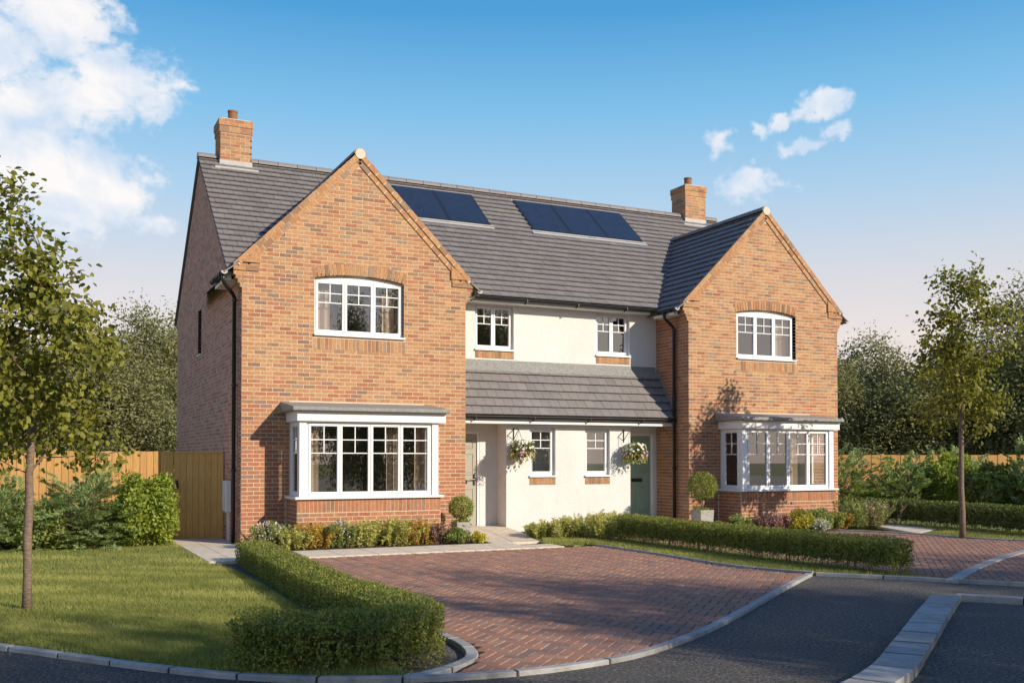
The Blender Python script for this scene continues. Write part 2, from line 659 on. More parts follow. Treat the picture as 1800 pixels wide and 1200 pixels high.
LEAF = {
    'young': leaf_mat('leaf_young', (.105, .122, .022), (.31, .305, .052), .45),
    'wood': leaf_mat('leaf_wood', (.13, .145, .06), (.34, .335, .155), .42, .7, .2),
    'hedge': leaf_mat('leaf_hedge', (.13, .165, .035), (.38, .42, .10), .45, accent=(.30, .20, .07), acc_p=.93),
    'hedge_dark': leaf_mat('leaf_hedge_dark', (.07, .095, .025), (.18, .21, .055), .35),
    'conifer': leaf_mat('leaf_conifer', (.18, .265, .10), (.46, .56, .25), .45, .6),
    'lime': leaf_mat('leaf_lime', (.17, .235, .03), (.38, .45, .075), .45),
    'feather': leaf_mat('leaf_feather', (.30, .32, .07), (.60, .58, .17), .4),
    'green': leaf_mat('leaf_green', (.15, .20, .045), (.32, .37, .11), .4),
    'yellow': leaf_mat('leaf_yellow', (.42, .40, .05), (.70, .62, .09), .35),
    'rust': leaf_mat('leaf_rust', (.32, .25, .04), (.52, .38, .06), .4, accent=(.50, .27, .05), acc_p=.74),
    'pink': leaf_mat('leaf_pink', (.32, .17, .15), (.54, .34, .30), .35),
    'plum': leaf_mat('leaf_plum', (.17, .085, .08), (.32, .19, .17), .3),
    'silver': leaf_mat('leaf_silver', (.34, .38, .31), (.56, .60, .50), .3),
    'topiary': leaf_mat('leaf_topiary', (.14, .19, .03), (.32, .36, .075), .35),
    'flower_white': leaf_mat('petal_white', (.74, .72, .62), (.86, .84, .78), .3),
    'flower_lilac': leaf_mat('petal_lilac', (.58, .45, .56), (.80, .68, .76), .35),
    'flower_pink': leaf_mat('petal_pink', (.55, .25, .50), (.72, .45, .66), .35),
    'grass': leaf_mat('grass_blade', (.19, .225, .06), (.42, .42, .14), .4, .6, .2),
}

# ------------------------------------------------------------------ ground, roads, paths
MBg = MB()
MBg.box(-400, 400, -300, 500, -.6, -.09)
tag(MBg.ob('ground', MAT['lawn_soil']), 'grassy open ground reaching to the horizon around the plot', 'ground', kind='structure')
m = MB()
m.box(-60, 60, -70, -2.0, -.3, -.03)
tag(m.ob('road', MAT['asphalt']), 'dark asphalt road sweeping past the driveway', 'road', kind='structure')

kerb_line = [(-10.5, -0.6), (-8.0, -3.6), (-5.6, -6.55), (-4.4, -8.0), (-3.651, -9.003), (-3.271, -9.511), (-2.77, -10.236), (-2.235, -10.875), (-1.877, -11.178),
             (-1.567, -11.39), (-1.056, -11.60), (-0.769, -11.695), (-0.375, -11.755), (0.088, -11.775), (0.858, -11.632),
             (1.557, -11.253), (2.185, -10.853), (3.358, -9.97), (4.926, -8.737), (6.142, -7.828)]
def chaikin(line, it=2):
    for _ in range(it):
        o = [line[0]]
        for a, b in zip(line, line[1:]):
            o += [(a[0] * .75 + b[0] * .25, a[1] * .75 + b[1] * .25), (a[0] * .25 + b[0] * .75, a[1] * .25 + b[1] * .75)]
        o.append(line[-1])
        line = o
    return line


def offset(line, d):
    r = []
    for i, p in enumerate(line):
        a, b = line[max(0, i - 1)], line[min(len(line) - 1, i + 1)]
        v = Vector((b[0] - a[0], b[1] - a[1])).normalized()
        r.append((p[0] - v.y * d, p[1] + v.x * d))
    return r


lawn_poly = [(-14, 4)] + offset(chaikin(kerb_line[:11]), .05) + [(-1.0, -11.45), (-.95, -11.0), (-.90, -7.9), (-.87, -6.8), (-.82, -5.4), (-.86, -3.6), (-1.0, -2.95),
                                                   (-1.0, 2.6), (-9, 2.9)]
m = MB()
m.prism(lawn_poly, -.3, 0.0)
tag(m.ob('lawn', MAT['lawn_soil']), 'front lawn of mown grass left of the curved hedge', 'lawn', kind='structure')
bed_poly = [(-.90, -7.9), (-.87, -6.8), (-.82, -5.4), (-.86, -3.6), (-1.0, -2.85), (-.15, -2.75), (-.12, -6), (-.06, -9.6), (-.17, -10.1), (-.17, -10.7), (-.30, -11.06),
            (-.5, -11.29), (-.78, -11.48), (-1.02, -11.56), (-.97, -11.0)]
m = MB()
m.prism(bed_poly, -.3, -.085)
tag(m.ob('gravel_bed', MAT['gravel_base']), 'dark gravel bed under the curved box hedge', 'bed', kind='structure')

drive_poly = [(-.10, -10.0), (-.12, -6), (-.15, -2.69), (5.76, -2.69), (5.80, -4.77), (5.68, -6.42), (5.92, -7.37), (6.10, -7.82), (4.926, -8.71), (3.358, -9.94), (2.185, -10.81),
              (1.557, -11.20), (.858, -11.58), (.088, -11.71), (-.375, -11.69), (-.70, -11.63), (-.5, -11.38), (-.24, -11.07), (-.12, -10.69)]
rdrive_poly = [(7.35, -8.75), (7.745, -9.86), (9.2, -11.8), (12, -15.5), (22, -15), (22, -8), (14.6, -7.0), (13.58, -5.4), (13.2, -4.45), (13.22, -3.25), (12.9, -2.43), (12.46, -1.72), (10.6, -1.75), (8.0, -1.6), (7.2, -2.4)]


def shrink(poly, z0, z1, name, mat, label, cat):
    m = MB()
    m.prism(poly, z0, z1)
    return tag(m.ob(name, mat), label, cat, kind='structure')


def inside(p, poly):
    x, y = p
    r = False
    j = len(poly) - 1
    for i in range(len(poly)):
        xi, yi = poly[i]
        xj, yj = poly[j]
        if (yi > y) != (yj > y) and x < (xj - xi) * (y - yi) / (yj - yi) + xi:
            r = not r
        j = i
    return r


def campos(p):
    d = Vector(p) - CAM
    s, c = math.sin(YAW), math.cos(YAW)
    depth = d.x * s + d.y * c
    u = 900 + 1770.7 * (d.x * c - d.y * s) / max(depth, .01)
    return u, depth


rnd = random.Random(7)


def paver_piece(L, W, T=.06, ch=.008):
    m = MB()
    a, b = L / 2 - .004, W / 2 - .004
    v = [(-a, -b, -T), (a, -b, -T), (a, b, -T), (-a, b, -T), (-a, -b, -ch), (a, -b, -ch), (a, b, -ch), (-a, b, -ch),
         (-a + ch, -b + ch, 0), (a - ch, -b + ch, 0), (a - ch, b - ch, 0), (-a + ch, b - ch, 0)]
    f = [(8, 9, 10, 11)]
    for k in range(4):
        n = (k + 1) % 4
        f += [(k, n, n + 4, k + 4), (k + 4, n + 4, n + 8, k + 8)]
    return v, f


def lay_pavers(parent, poly, base_z, ang, nind, extra=None):
    """herringbone block paving at 45 degrees clipped to poly"""
    ca, sa = math.cos(ang), math.sin(ang)
    xs = [p[0] for p in poly]
    ys = [p[1] for p in poly]
    cx, cy = sum(xs) / len(xs), sum(ys) / len(ys)
    rad = max(math.hypot(x - cx, y - cy) for x, y in poly)
    PU = .1
    n = int(rad / PU) + 3
    rec = []
    for i in range(-n, n):
        for j in range(-n, n):
            d = (i - j) % 4
            if d == 0:
                px, py, rot = (i + 1) * PU, (j + .5) * PU, 0
            elif d == 3:
                px, py, rot = (i + .5) * PU, (j + 1) * PU, math.pi / 2
            else:
                continue
            X, Y = cx + px * ca - py * sa, cy + px * sa + py * ca
            if extra is not None and not extra(X, Y):
                continue
            aa = ang + rot
            c_, s_ = math.cos(aa), math.sin(aa)

            def allin(X, Y, hl):
                return all(inside((X + x * c_ - y * s_, Y + x * s_ + y * c_), poly) for x, y in ((hl, .047), (hl, -.047), (-hl, .047), (-hl, -.047)))
            if allin(X, Y, .097):
                rec.append((campos((X, Y, 0)), X, Y, aa, 1))
            else:
                for q in (-3, -1, 1, 3):
                    hx, hy = X + q * .025 * c_, Y + q * .025 * s_
                    if allin(hx, hy, .024):
                        rec.append((campos((hx, hy, 0)), hx, hy, aa, .25))
    vis = [r for r in rec if -20 < r[0][0] < 1820 and r[4] == 1]
    vis.sort(key=lambda r: r[0][1])
    ind = set(id(r) for r in vis[:nind])
    v0, f0 = paver_piece(.2, .1)
    pm = MB()
    pm.solid(v0, f0, 0)
    me = pm.mesh('paver', MAT['paver'])
    big = MB()
    for r in rec:
        (u, dep), X, Y, a, fr_ = r
        z = base_z + rnd.uniform(-.0025, .0025)
        if id(r) in ind:
            o = bpy.data.objects.new('paver', me)
            link(o, parent, (X, Y, z), a)
            o.rotation_euler.x = rnd.uniform(-.008, .008)
        else:
            c, s = math.cos(a), math.sin(a)
            big.solid([(X + x * fr_ * c - y * s, Y + x * fr_ * s + y * c, z + w) for x, y, w in v0], f0, rnd.random() if fr_ == 1 else .3)
    big.ob('pavers', MAT['paver'], parent, kind='stuff')


drive = shrink(drive_poly, -.3, -.012, 'driveway', MAT['joint_sand'], 'red brindle block paved driveway in front of the left half of the house', 'driveway')
lay_pavers(drive, drive_poly, 0.0, R(45), 300)
rdrive = shrink(rdrive_poly, -.3, -.012, 'driveway', MAT['joint_sand'], 'red brindle block paved driveway in front of the right half of the house', 'driveway')

arc = [(7.20, -9.20), (8.564, -8.368), (10.058, -7.565), (11.749, -6.768), (14.5, -5.9), (17, -5.4)]


def near_line(X, Y, line, d):
    for (x0, y0), (x1, y1) in zip(line, line[1:]):
        dx, dy = x1 - x0, y1 - y0
        t = max(0, min(1, ((X - x0) * dx + (Y - y0) * dy) / (dx * dx + dy * dy)))
        if math.hypot(X - x0 - t * dx, Y - y0 - t * dy) < d:
            return True
    return False


lay_pavers(rdrive, rdrive_poly, 0.0, R(45), 300, lambda X, Y: campos((X, Y, 0))[0] < 2000)


def resample(line, step):
    pts = [Vector((*p, 0)) for p in line]
    seg = [(b - a).length for a, b in zip(pts, pts[1:])]
    tot = sum(seg)
    n = max(1, round(tot / step))
    out = []
    for k in range(n + 1):
        s = tot * k / n
        i = 0
        while i < len(seg) - 1 and s > seg[i]:
            s -= seg[i]
            i += 1
        out.append(pts[i].lerp(pts[i + 1], min(1, s / seg[i])))
    return out


def smooth_line(line, it=2):
    for _ in range(it):
        o = [line[0]]
        for a, b in zip(line, line[1:]):
            o += [(a[0] * .75 + b[0] * .25, a[1] * .75 + b[1] * .25), (a[0] * .25 + b[0] * .75, a[1] * .25 + b[1] * .75)]
        o.append(line[-1])
        line = o
    return line


def kerb(line, width, z0, z1, step, label, side=0.0, gap=.017, smooth=2, sub=3):
    """a row of kerb stones along a line, each stone an object"""
    root = empty('kerb', (line[0][0], line[0][1], 0), label, 'kerb', kind='structure')
    ls = smooth_line(line, smooth)
    tot = sum(math.dist(a, b) for a, b in zip(ls, ls[1:]))
    nst = max(1, round(tot / step))
    L = resample(ls, tot / (nst * sub))
    nst = (len(L) - 1) // sub
    jm = MB()
    for a, b in list(zip(L, L[1:]))[1:-1]:
        d = (b - a).normalized()
        nrm = Vector((-d.y, d.x, 0))
        jm.para(a + nrm * (side - width / 2 + .008) + Vector((0, 0, z0)), b - a, nrm * (width - .016), (0, 0, z1 - z0 - .005))
    jm.ob('joint_mortar', MAT['joint_sand'], root)
    for k in range(nst):
        pts = L[k * sub:(k + 1) * sub + 1]
        m = MB()
        lf, rt = [], []
        for i, p in enumerate(pts):
            gi = k * sub + i
            d = (L[min(gi + 1, len(L) - 1)] - L[max(gi - 1, 0)]).normalized()
            nrm = Vector((-d.y, d.x, 0))
            q = p.copy()
            if i == 0:
                q += d * gap / 2
            if i == len(pts) - 1:
                q -= d * gap / 2
            lf.append(q + nrm * (width / 2 + side))
            rt.append(q - nrm * (width / 2 - side))
        n = len(pts)
        dz = rnd.uniform(-.002, .002)
        v = [(p.x, p.y, z0) for p in rt] + [(p.x, p.y, z0) for p in lf] + [(p.x, p.y, z1 + dz) for p in rt] + [(p.x, p.y, z1 + dz) for p in lf]
        f = []
        for i in range(n - 1):
            f.append((2 * n + i, 2 * n + i + 1, 3 * n + i + 1, 3 * n + i))
            f.append((i, i + 1, 2 * n + i + 1, 2 * n + i))
            f.append((n + i + 1, n + i, 3 * n + i, 3 * n + i + 1))
        f.append((n, 0, 2 * n, 3 * n))
        f.append((n - 1, 2 * n - 1, 4 * n - 1, 3 * n - 1))
        m.solid(v, f, rnd.random())
        m.ob('kerb_stone', MAT['kerb'], root, bevel=.007)
    return root


kerb(kerb_line[:11], .085, -.25, .012, .62, 'low pale kerb between the lawn and the asphalt road', side=.04)
kerb(kerb_line[10:], .088, -.25, .009, .86, 'flush pale kerb curving between the driveway and the asphalt', side=.04)
kerb([(-1.03, -11.59), (-.74, -11.49), (-.45, -11.29), (-.27, -11.06), (-.16, -10.68), (-.13, -10.3), (-.15, -9.9)], .10, -.2, .014, .42,
     'raised kerb bending round the near corner of the curved hedge', smooth=2)
kerb([(5.80, -2.68), (5.84, -4.77), (5.72, -6.42), (5.96, -7.37), (6.20, -7.79)], .05, -.2, .03, .9, 'thin pale edging between the driveway and the grass strip')
kerb([(6.22, -7.80), (6.76, -8.46), (7.27, -9.19), (7.75, -9.84), (9.2, -11.7), (11, -14)], .06, -.2, .02, .9, 'thin pale kerb along the far side of the asphalt', smooth=0)
kerb(arc, .16, -.2, .012, .9, 'pale kerb arc crossing the right driveway')
kerb([(12.46, -1.70), (12.9, -2.43), (13.22, -3.25), (13.2, -4.45), (13.58, -5.4), (14.6, -7.0), (17, -8)], .05, -.2, .03, .9, 'thin edging along the far side of the right driveway')
wide = kerb([(5.84, -10.30), (5.10, -10.84), (4.36, -11.38), (3.71, -11.87), (3.01, -12.38), (2.36, -12.87), (1.90, -13.16), (1.2, -13.5), (.2, -13.9)], .30, -.2, .045, .55,
     'wide pale kerb running towards the viewer across the asphalt', smooth=1, gap=.036)
kerb([(5.95, -10.33), (6.28, -10.82), (6.9, -11.6), (7.6, -12.5)], .10, -.2, .045, .62, 'narrow pale kerb leaving the far end of the wide kerb', smooth=0)

# grass strip and planting ground right of the driveway, soil beds
m = MB()
m.prism([(5.84, -2.2), (5.86, -4.77), (5.76, -6.4), (5.98, -7.37), (6.22, -7.80), (6.8, -8.48), (7.3, -9.1), (7.35, -8.6), (7.2, -2.4), (7.2, -1.2), (5.6, -.2), (5.1, -2.0), (5.4, -2.55)], -.3, .004)
tag(m.ob('grass_strip', MAT['lawn_soil']), 'narrow grass strip between the driveway edging and the long straight hedge', 'grass verge', kind='structure')
m = MB()
m.prism([(-.3, -1.5), (4.28, -1.5), (4.28, .0), (-.0, .0), (-.3, -.3)], -.3, .012)
tag(m.ob('flower_bed', MAT['soil']), 'soil flower bed under the left bay window', 'flower bed', kind='structure')
m = MB()
m.prism([(5.7, -.3), (7.2, -1.3), (8.0, -1.59), (12.4, -1.68), (13.1, -1.1), (14.3, -.2), (14.3, .2), (9.7, 1.3), (5.72, .95)], -.3, .012)
tag(m.ob('flower_bed', MAT['soil']), 'soil bed along the middle wall and the right bay window', 'flower bed', kind='structure')
m = MB()
m.prism([(13.25, -3.2), (13.6, -5.4), (14.6, -7.0), (30, -9), (30, 3), (14.3, 3), (14.3, -.9)], -.3, .005)
tag(m.ob('lawn', MAT['lawn_soil']), 'side lawn beyond the right driveway around the slim young tree', 'lawn', kind='structure')


def slabs(name, rects, label, z=.02, seed=3, ramp=None):
    """paving slabs, each an object; rects are xy quads"""
    root = empty(name, (rects[0][0][0], rects[0][0][1], 0), label, 'path', kind='structure')
    for q in rects:
        c = Vector((sum(p[0] for p in q) / 4, sum(p[1] for p in q) / 4))
        mm = MB()
        pts = []
        for p in q:
            d = Vector(p) - c
            d *= max(0, (d.length - .006) / d.length)
            pts.append(c + d)
        if (pts[1] - pts[0]).cross(pts[2] - pts[0]) < 0:
            pts = pts[::-1]
        zz = [(ramp(p.x, p.y) if ramp else z) for p in pts]
        v = [(p.x, p.y, w - .05) for p, w in zip(pts, zz)] + [(p.x, p.y, w) for p, w in zip(pts, zz)]
        mm.solid(v, [(3, 2, 1, 0), (4, 5, 6, 7), (0, 1, 5, 4), (1, 2, 6, 5), (2, 3, 7, 6), (3, 0, 4, 7)], rnd.random())
        mm.ob('paving_slab', MAT['slab'], root, bevel=.004)
    return root


rects = []
ys = [-2.82, -1.62, -.42, .78, 1.98]
for y0, y1 in zip(ys, ys[1:]):
    rects.append([(-1.0, y0), (-.62, y0), (-.62, y1), (-1.0, y1)])
    rects.append([(-.62, y0), (-.02, y0), (-.02, y1), (-.62, y1)])
slabs('path', rects, 'pale slab path leading to the timber side gate')
rects = []
for i in range(9):
    x0 = -.02 + i * .575
    rects.append([(x0, -2.66), (x0 + .575, -2.66), (x0 + .575, -2.08), (x0, -2.08)])
    if i < 8:
        rects.append([(x0, -2.08), (x0 + .575, -2.08), (x0 + .575, -1.5), (x0, -1.5)])
slabs('path', rects, 'pale slab strip between the driveway and the left flower bed', z=.012)


def prmp(x, y):
    return .012 + max(0, min(1, (y + .6) / 1.5)) * .11


rects = []
lo = [(-1.5, 4.10, 5.25), (-.95, 4.28, 5.42), (-.35, 4.38, 5.60), (.25, 4.40, 5.68), (.85, 4.40, 5.70), (1.35, 4.40, 5.70)]
for (y0, a0, b0), (y1, a1, b1) in zip(lo, lo[1:]):
    m0, m1 = (a0 + b0) / 2, (a1 + b1) / 2
    rects.append([(a0, y0), (m0, y0), (m1, y1), (a1, y1)])
    rects.append([(m0, y0), (b0, y0), (b1, y1), (m1, y1)])
slabs('path', rects, 'pale slab path rising to the recessed front door on the left', ramp=prmp)
slabs('path', [[(13.26, -3.15), (14.0, -2.75), (14.75, -.75), (14.2, -1.1)], [(14.0, -2.75), (14.9, -2.25), (15.3, -.4), (14.75, -.75)]],
      'pale slab path behind the right driveway', z=.015)
rects = [[(8.85, -.9 + k * .6), (9.80, -.9 + k * .6), (9.80, -.3 + k * .6), (8.85, -.3 + k * .6)] for k in range(4)]
slabs('path', rects, 'pale slab path to the green front door behind the long hedge', z=.10)

# ------------------------------------------------------------------ house
W, G = 4.374, 5.464
XL, XR0 = 0.0, W + G             # left wing and right wing left corners
Y0, Y1 = 0.0, 0.13               # front planes
XE = XR0 + W                     # right end
M_ = 1.41                        # middle wall
D_ = 8.55
house = empty('house', (7.1, 4.3, 0), 'pair of joined brick and white render houses with two front gables and grey tiled roof', 'house')

BRICKS = []                      # (cx, cz, depthcentre y, L, H, D, axis) for the front planes
BM = MB()                        # joined brickwork


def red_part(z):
    # height gradient of the light painted in: lower courses get more red bricks
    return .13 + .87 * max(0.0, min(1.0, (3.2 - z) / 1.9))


def pick_tone(p):
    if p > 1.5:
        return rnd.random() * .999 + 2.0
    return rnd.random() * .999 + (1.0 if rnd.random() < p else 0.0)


SIDE = [None]



def put_brick(o, u, n, L, H, D, tone=None):
    """brick slab with front centre at o, along u, outward n"""
    u, n = Vector(u), Vector(n)
    o = Vector(o)
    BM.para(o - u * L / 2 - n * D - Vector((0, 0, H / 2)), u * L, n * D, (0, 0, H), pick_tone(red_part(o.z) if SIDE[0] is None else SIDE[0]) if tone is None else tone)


def courses(origin, u, n, z0, z1, spans, proud=0.0, depth=.03, indiv=False, phase=0, joint=.012):
    """stretcher bond; spans(z) gives the allowed intervals along u"""
    u, n, origin = Vector(u), Vector(n), Vector(origin)
    k = 0
    z = z0
    while z + .066 <= z1 + 1e-6:
        zc = z + .0375
        for a, b in spans(zc):
            off = ((k + phase) % 2) * .1125
            i = math.floor((a - off) / .225)
            while off + i * .225 < b:
                s0, s1 = max(a, off + i * .225), min(b, off + (i + 1) * .225)
                i += 1
                if s1 - s0 < .035:
                    continue
                c = (s0 + s1) / 2
                L = s1 - s0 - joint
                pr = proud + rnd.uniform(-.0015, .0015)
                o = origin + u * c + n * pr + Vector((0, 0, zc))
                if indiv and abs(L - .213) < .002:
                    BRICKS.append((o, u, n, L, .063, depth))
                else:
                    put_brick(o, u, n, L, .075 - joint, depth)
        z += .075
        k += 1


def arch_z(x, xc, hw, zt, rise):
    return zt + rise * (1 - min(1, ((x - xc) / hw) ** 2))


WIN_U = (1.33, 3.08, 3.853, 4.925, .09)     # upper arched window x0 x1 z0 z1 rise


def cut(a, b, holes):
    r = [(a, b)]
    for h0, h1 in holes:
        nr = []
        for s0, s1 in r:
            if h1 <= s0 or h0 >= s1:
                nr.append((s0, s1))
            else:
                if h0 > s0:
                    nr.append((s0, h0))
                if h1 < s1:
                    nr.append((h1, s1))
        r = nr
    return r


def wing_spans(z):
    a, b = 0.0, W
    if z > 4.65:
        st = min(4, math.floor((z - 4.65) / .075) + 1)
        a -= .037 * st
        b += .037 * st
    if z > 5.06:
        x = z - 5.03 - .147
        a, b = x + .07, W - x - .07
        if b - a < .05:
            return []
    holes = []
    x0, x1, z0, z1, rise = WIN_U
    xc, hw = (x0 + x1) / 2, (x1 - x0) / 2
    if z0 - .04 < z < z1 + .13:
        holes.append((x0, x1) if z < z1 else (x0 - .02, x1 + .02))
    elif z1 + .13 <= z < z1 + .13 + rise:
        t = 1 - (z - z1 - .13) / rise
        holes.append((xc - hw * math.sqrt(t), xc + hw * math.sqrt(t)))
    elif z0 - .265 < z <= z0 - .04:
        holes.append((x0 - .03, x1 + .03))
    if .85 < z < 2.60:
        holes.append((.87, 3.50))
    elif z <= .85:
        holes.append((.80, 3.56))
    return cut(a, b, holes)


def window(par, x0, x1, z0, z1, y, ncase, arch=0, recess=.085, sill=True, sill_out=.05, bars=True, label=None, curtains=()):
    """white casement window facing -y; opening x0..x1, z0..z1 in the wall plane y"""
    w = MB()
    fy0, fy1 = y + recess, y + recess + .07
    fr = .037
    zb = z0 + (.035 if sill else 0)
    w.box(x0, x0 + fr, fy0, fy1, zb, z1)
    w.box(x1 - fr, x1, fy0, fy1, zb, z1)
    w.box(x0 + fr, x1 - fr, fy0, fy1, zb, zb + fr)
    w.box(x0 + fr, x1 - fr, fy0, fy1, z1 - fr, z1)
    if arch:
        xc, hw = (x0 + x1) / 2, (x1 - x0) / 2
        poly = [(x0, z1 + .002), (x1, z1 + .002)]
        for k in range(17):
            x = x1 - (x1 - x0) * k / 16
            poly.append((x, max(z1 + .004, arch_z(x, xc, hw, z1, arch))))
        w.xz_prism(poly, fy0 + .004, fy1)
    o = w.ob('window', MAT['white'], par, bevel=.004)
    if label:
        o['label'] = label
    if sill:
        s = MB()
        s.box(x0 - .015, x1 + .015, y - sill_out, fy0 + .02, z0 - .005, z0 + .033)
        s.ob('sill', MAT['white'], o, bevel=.004)
    ix0, ix1 = x0 + fr, x1 - fr
    cw = (ix1 - ix0) / ncase
    for k in range(ncase):
        a, b = ix0 + k * cw + .004, ix0 + (k + 1) * cw - .004
        c0, c1 = zb + fr + .004, z1 - fr - .004
        cy0, cy1 = fy0 - .012, fy1 - .01
        c = MB()
        cf = .043
        c.box(a, a + cf, cy0, cy1, c0, c1)
        c.box(b - cf, b, cy0, cy1, c0, c1)
        c.box(a + cf, b - cf, cy0, cy1, c0, c0 + cf)
        c.box(a + cf, b - cf, cy0, cy1, c1 - cf, c1)
        c.ob('casement', MAT['white'], o, bevel=.004)
        g0, g1, h0, h1 = a + cf, b - cf, c0 + cf, c1 - cf
        gm = MB()
        gm.solid([(g0, cy0 + .035, h0), (g1, cy0 + .035, h0), (g1, cy0 + .035, h1), (g0, cy0 + .035, h1)], [(0, 1, 2, 3)])
        gm.ob('pane', MAT['glass'], o)
        if bars:
            bm_ = MB()
            hh = h1 - h0
            bw = .0085
            for q in (.205, .41):
                zz = h1 - hh * q
                bm_.box(g0, g1, cy0 + .02, cy0 + .034, zz - bw, zz + bw)
            xm = (g0 + g1) / 2
            bm_.box(xm - bw, xm + bw, cy0 + .018, cy0 + .0335, h1 - hh * .41 + bw + .001, h1)
            bm_.ob('glazing_bar', MAT['white'], o)
    for (ca, cb) in curtains:
        cu = MB()
        nseg = max(6, int((cb - ca) / .035))
        pts = []
        for k in range(nseg + 1):
            pts.append((ca + (cb - ca) * k / nseg, y + .26 + .03 * math.sin(k * 1.9) + .012 * math.sin(k * .7)))
        for (xa, ya), (xb, yb) in zip(pts, pts[1:]):
            cu.solid([(xa, ya, z0 - .02), (xb, yb, z0 - .02), (xb, yb, z1 - .05), (xa, ya, z1 - .05)], [(0, 1, 2, 3)])
        cu.ob('curtain', MAT['curtain'], o)
    return o


def wall_panel(m, x0, x1, z0, z1, y0, y1, holes):
    xs = sorted(set([x0, x1] + [h[0] for h in holes] + [h[1] for h in holes]))
    xs = [x for x in xs if x0 <= x <= x1]
    for a, b in zip(xs, xs[1:]):
        xm = (a + b) / 2
        hs = sorted([(h[2], h[3]) for h in holes if h[0] < xm < h[1]])
        z = z0
        for h0, h1 in hs:
            if h0 > z:
                m.box(a, b, y0, y1, z, h0)
            z = max(z, h1)
        if z < z1:
            m.box(a, b, y0, y1, z, z1)


MO = MB()                        # mortar backing of brick walls
kneelers = MB()


def wing(ox, oy):
    global BM
    e = .003
    wall_panel(MO, ox + e, ox + W - e, 0, 5.05, oy + e, oy + .26,
               [(ox + WIN_U[0], ox + WIN_U[1], WIN_U[2], WIN_U[3] + WIN_U[4] + .002), (ox + .95, ox + 3.42, .55, 2.36)])
    MO.xz_prism([(ox + .02, 5.051), (ox + W - .02, 5.051), (ox + W / 2, 7.22)], oy + e, oy + .26)
    # soffit-side corbel backing
    for k in range(4):
        for s in (0, 1):
            z = 4.65 + k * .075
            d = .037 * (k + 1)
            if s == 0:
                MO.box(ox - d + e, ox + .02, oy + e, oy + .21, z + .001, z + .074)
                put_brick((ox - d, oy + .105, z + .0375), (0, 1, 0), (-1, 0, 0), .205, .065, .03)
            else:
                MO.box(ox + W - .02, ox + W + d - e, oy + e, oy + .21, z + .001, z + .074)
                put_brick((ox + W + d, oy + .105, z + .0375), (0, 1, 0), (1, 0, 0), .205, .065, .03)
    courses((ox, oy, 0), (1, 0, 0), (0, -1, 0), 0, 7.1, wing_spans, 0, .03, True)
    # kneeler blocks
    for s in (0, 1):
        for r_ in range(3):
            for q in range(2):
                L = .215 if q < 1 else .36
                a = (-.148 if q == 0 else .077)
                L = .215
                xc = a + L / 2
                if s:
                    xc = W - xc
                zc = 4.95 + .0375 + r_ * .075
                if r_ == 2:
                    if q == 0:
                        continue
                put_brick((ox + xc, oy - .022, zc), (1, 0, 0), (0, -1, 0), L + .006, .071, .12)
        # mortar behind the block
        xa = ox - .146 if s == 0 else ox + W - .288
        MO.box(xa, xa + .434, oy - .014, oy + .02, 4.952, 5.10)
        q = [(-.146, 5.10), (.32, 5.10), (.32, 5.36), (-.10, 5.08)]
        BM.xz_prism([(ox + (x if s == 0 else W - x), z) for x, z in q], oy - .040, oy + .02, .3)
    # verge bands on both slopes: two corbelled rows of bricks
    for s in (1, -1):
        P0 = Vector((ox - .147 if s == 1 else ox + W + .147, oy, 5.09))
        d = Vector((s * 1, 0, .993)).normalized()
        nn = Vector((s * -.993, 0, 1)).normalized()     # towards the roof
        Ltot = (W / 2 + .147) / abs(d.x)
        for row, (off, pr, hgt) in enumerate(((-.105, .045, .10), (-.21, .022, .10))):
            st = .06 + row * .10
            L = st
            while L < Ltot - .06 - row * .1:
                seg = min(.215, Ltot - .05 - row * .10 - L)
                if seg > .03:
                    BM.para(P0 + d * (L + .004) + nn * off + Vector((0, -pr, 0)), d * (seg - .008), nn * hgt, (0, pr + .03, 0), rnd.random())
                L += .225 if row == 0 else .225
            MO.para(P0 + d * (st - .03) + nn * (off - .002) + Vector((0, -pr + .005, 0)), d * (Ltot - st - .01), nn * .1, (0, .04, 0))
        # cream bedding between brick verge and tiles
    # arch soldiers over and sill soldiers under the upper window
    x0, x1, z0, z1, rise = WIN_U
    xc, hw = (x0 + x1) / 2, (x1 - x0) / 2
    n = 24
    for k in range(n):
        x = x0 - .02 + (x1 - x0 + .04) * (k + .5) / n
        zz = arch_z(x, xc, hw, z1, rise)
        slope = -2 * rise * (x - xc) / hw ** 2
        u = Vector((1, 0, slope)).normalized()
        v = Vector((-slope, 0, 1)).normalized()
        BM.para(Vector((ox + x, oy - .005, zz + .004)) - u * .032, u * .064, v * .205, (0, .14, 0), rnd.random())
    n = 24
    for k in range(n):
        x = x0 - .03 + (x1 - x0 + .06) * (k + .5) / n
        put_brick((ox + x, oy - .001, z0 - .151), (1, 0, 0), (0, -1, 0), .064, .21, .03)
    BM_reveal = []
    # reveals of the upper window
    for zz in range(int((z1 - z0) / .075)):
        for xx, nn in ((x0, (1, 0, 0)), (x1, (-1, 0, 0))):
            put_brick((ox + xx, oy + .055, z0 + .04 + zz * .075), (0, 1, 0), nn, .10, .065, .02)
    # bay plinth
    by = oy - .80
    MO.box(ox + .818 + e, ox + 3.53 - e, by + e, oy + .02, 0, .84)
    courses((ox + .818, by, 0), (1, 0, 0), (0, -1, 0), 0, .62, lambda z: [(0, 2.712)], 0, .03, True, 1)
    for k in range(36):
        put_brick((ox + .818 + 2.712 * (k + .5) / 36, by - .001, .7235), (1, 0, 0), (0, -1, 0), .065, .227, .03)
    for xx, nn in ((.818, (-1, 0, 0)), (3.53, (1, 0, 0))):
        courses((ox + xx, by, 0), (0, 1, 0), nn, 0, .84, lambda z: [(0.03, .80)], 0, .03)


wing(XL, Y0)
wing(XR0, Y1)

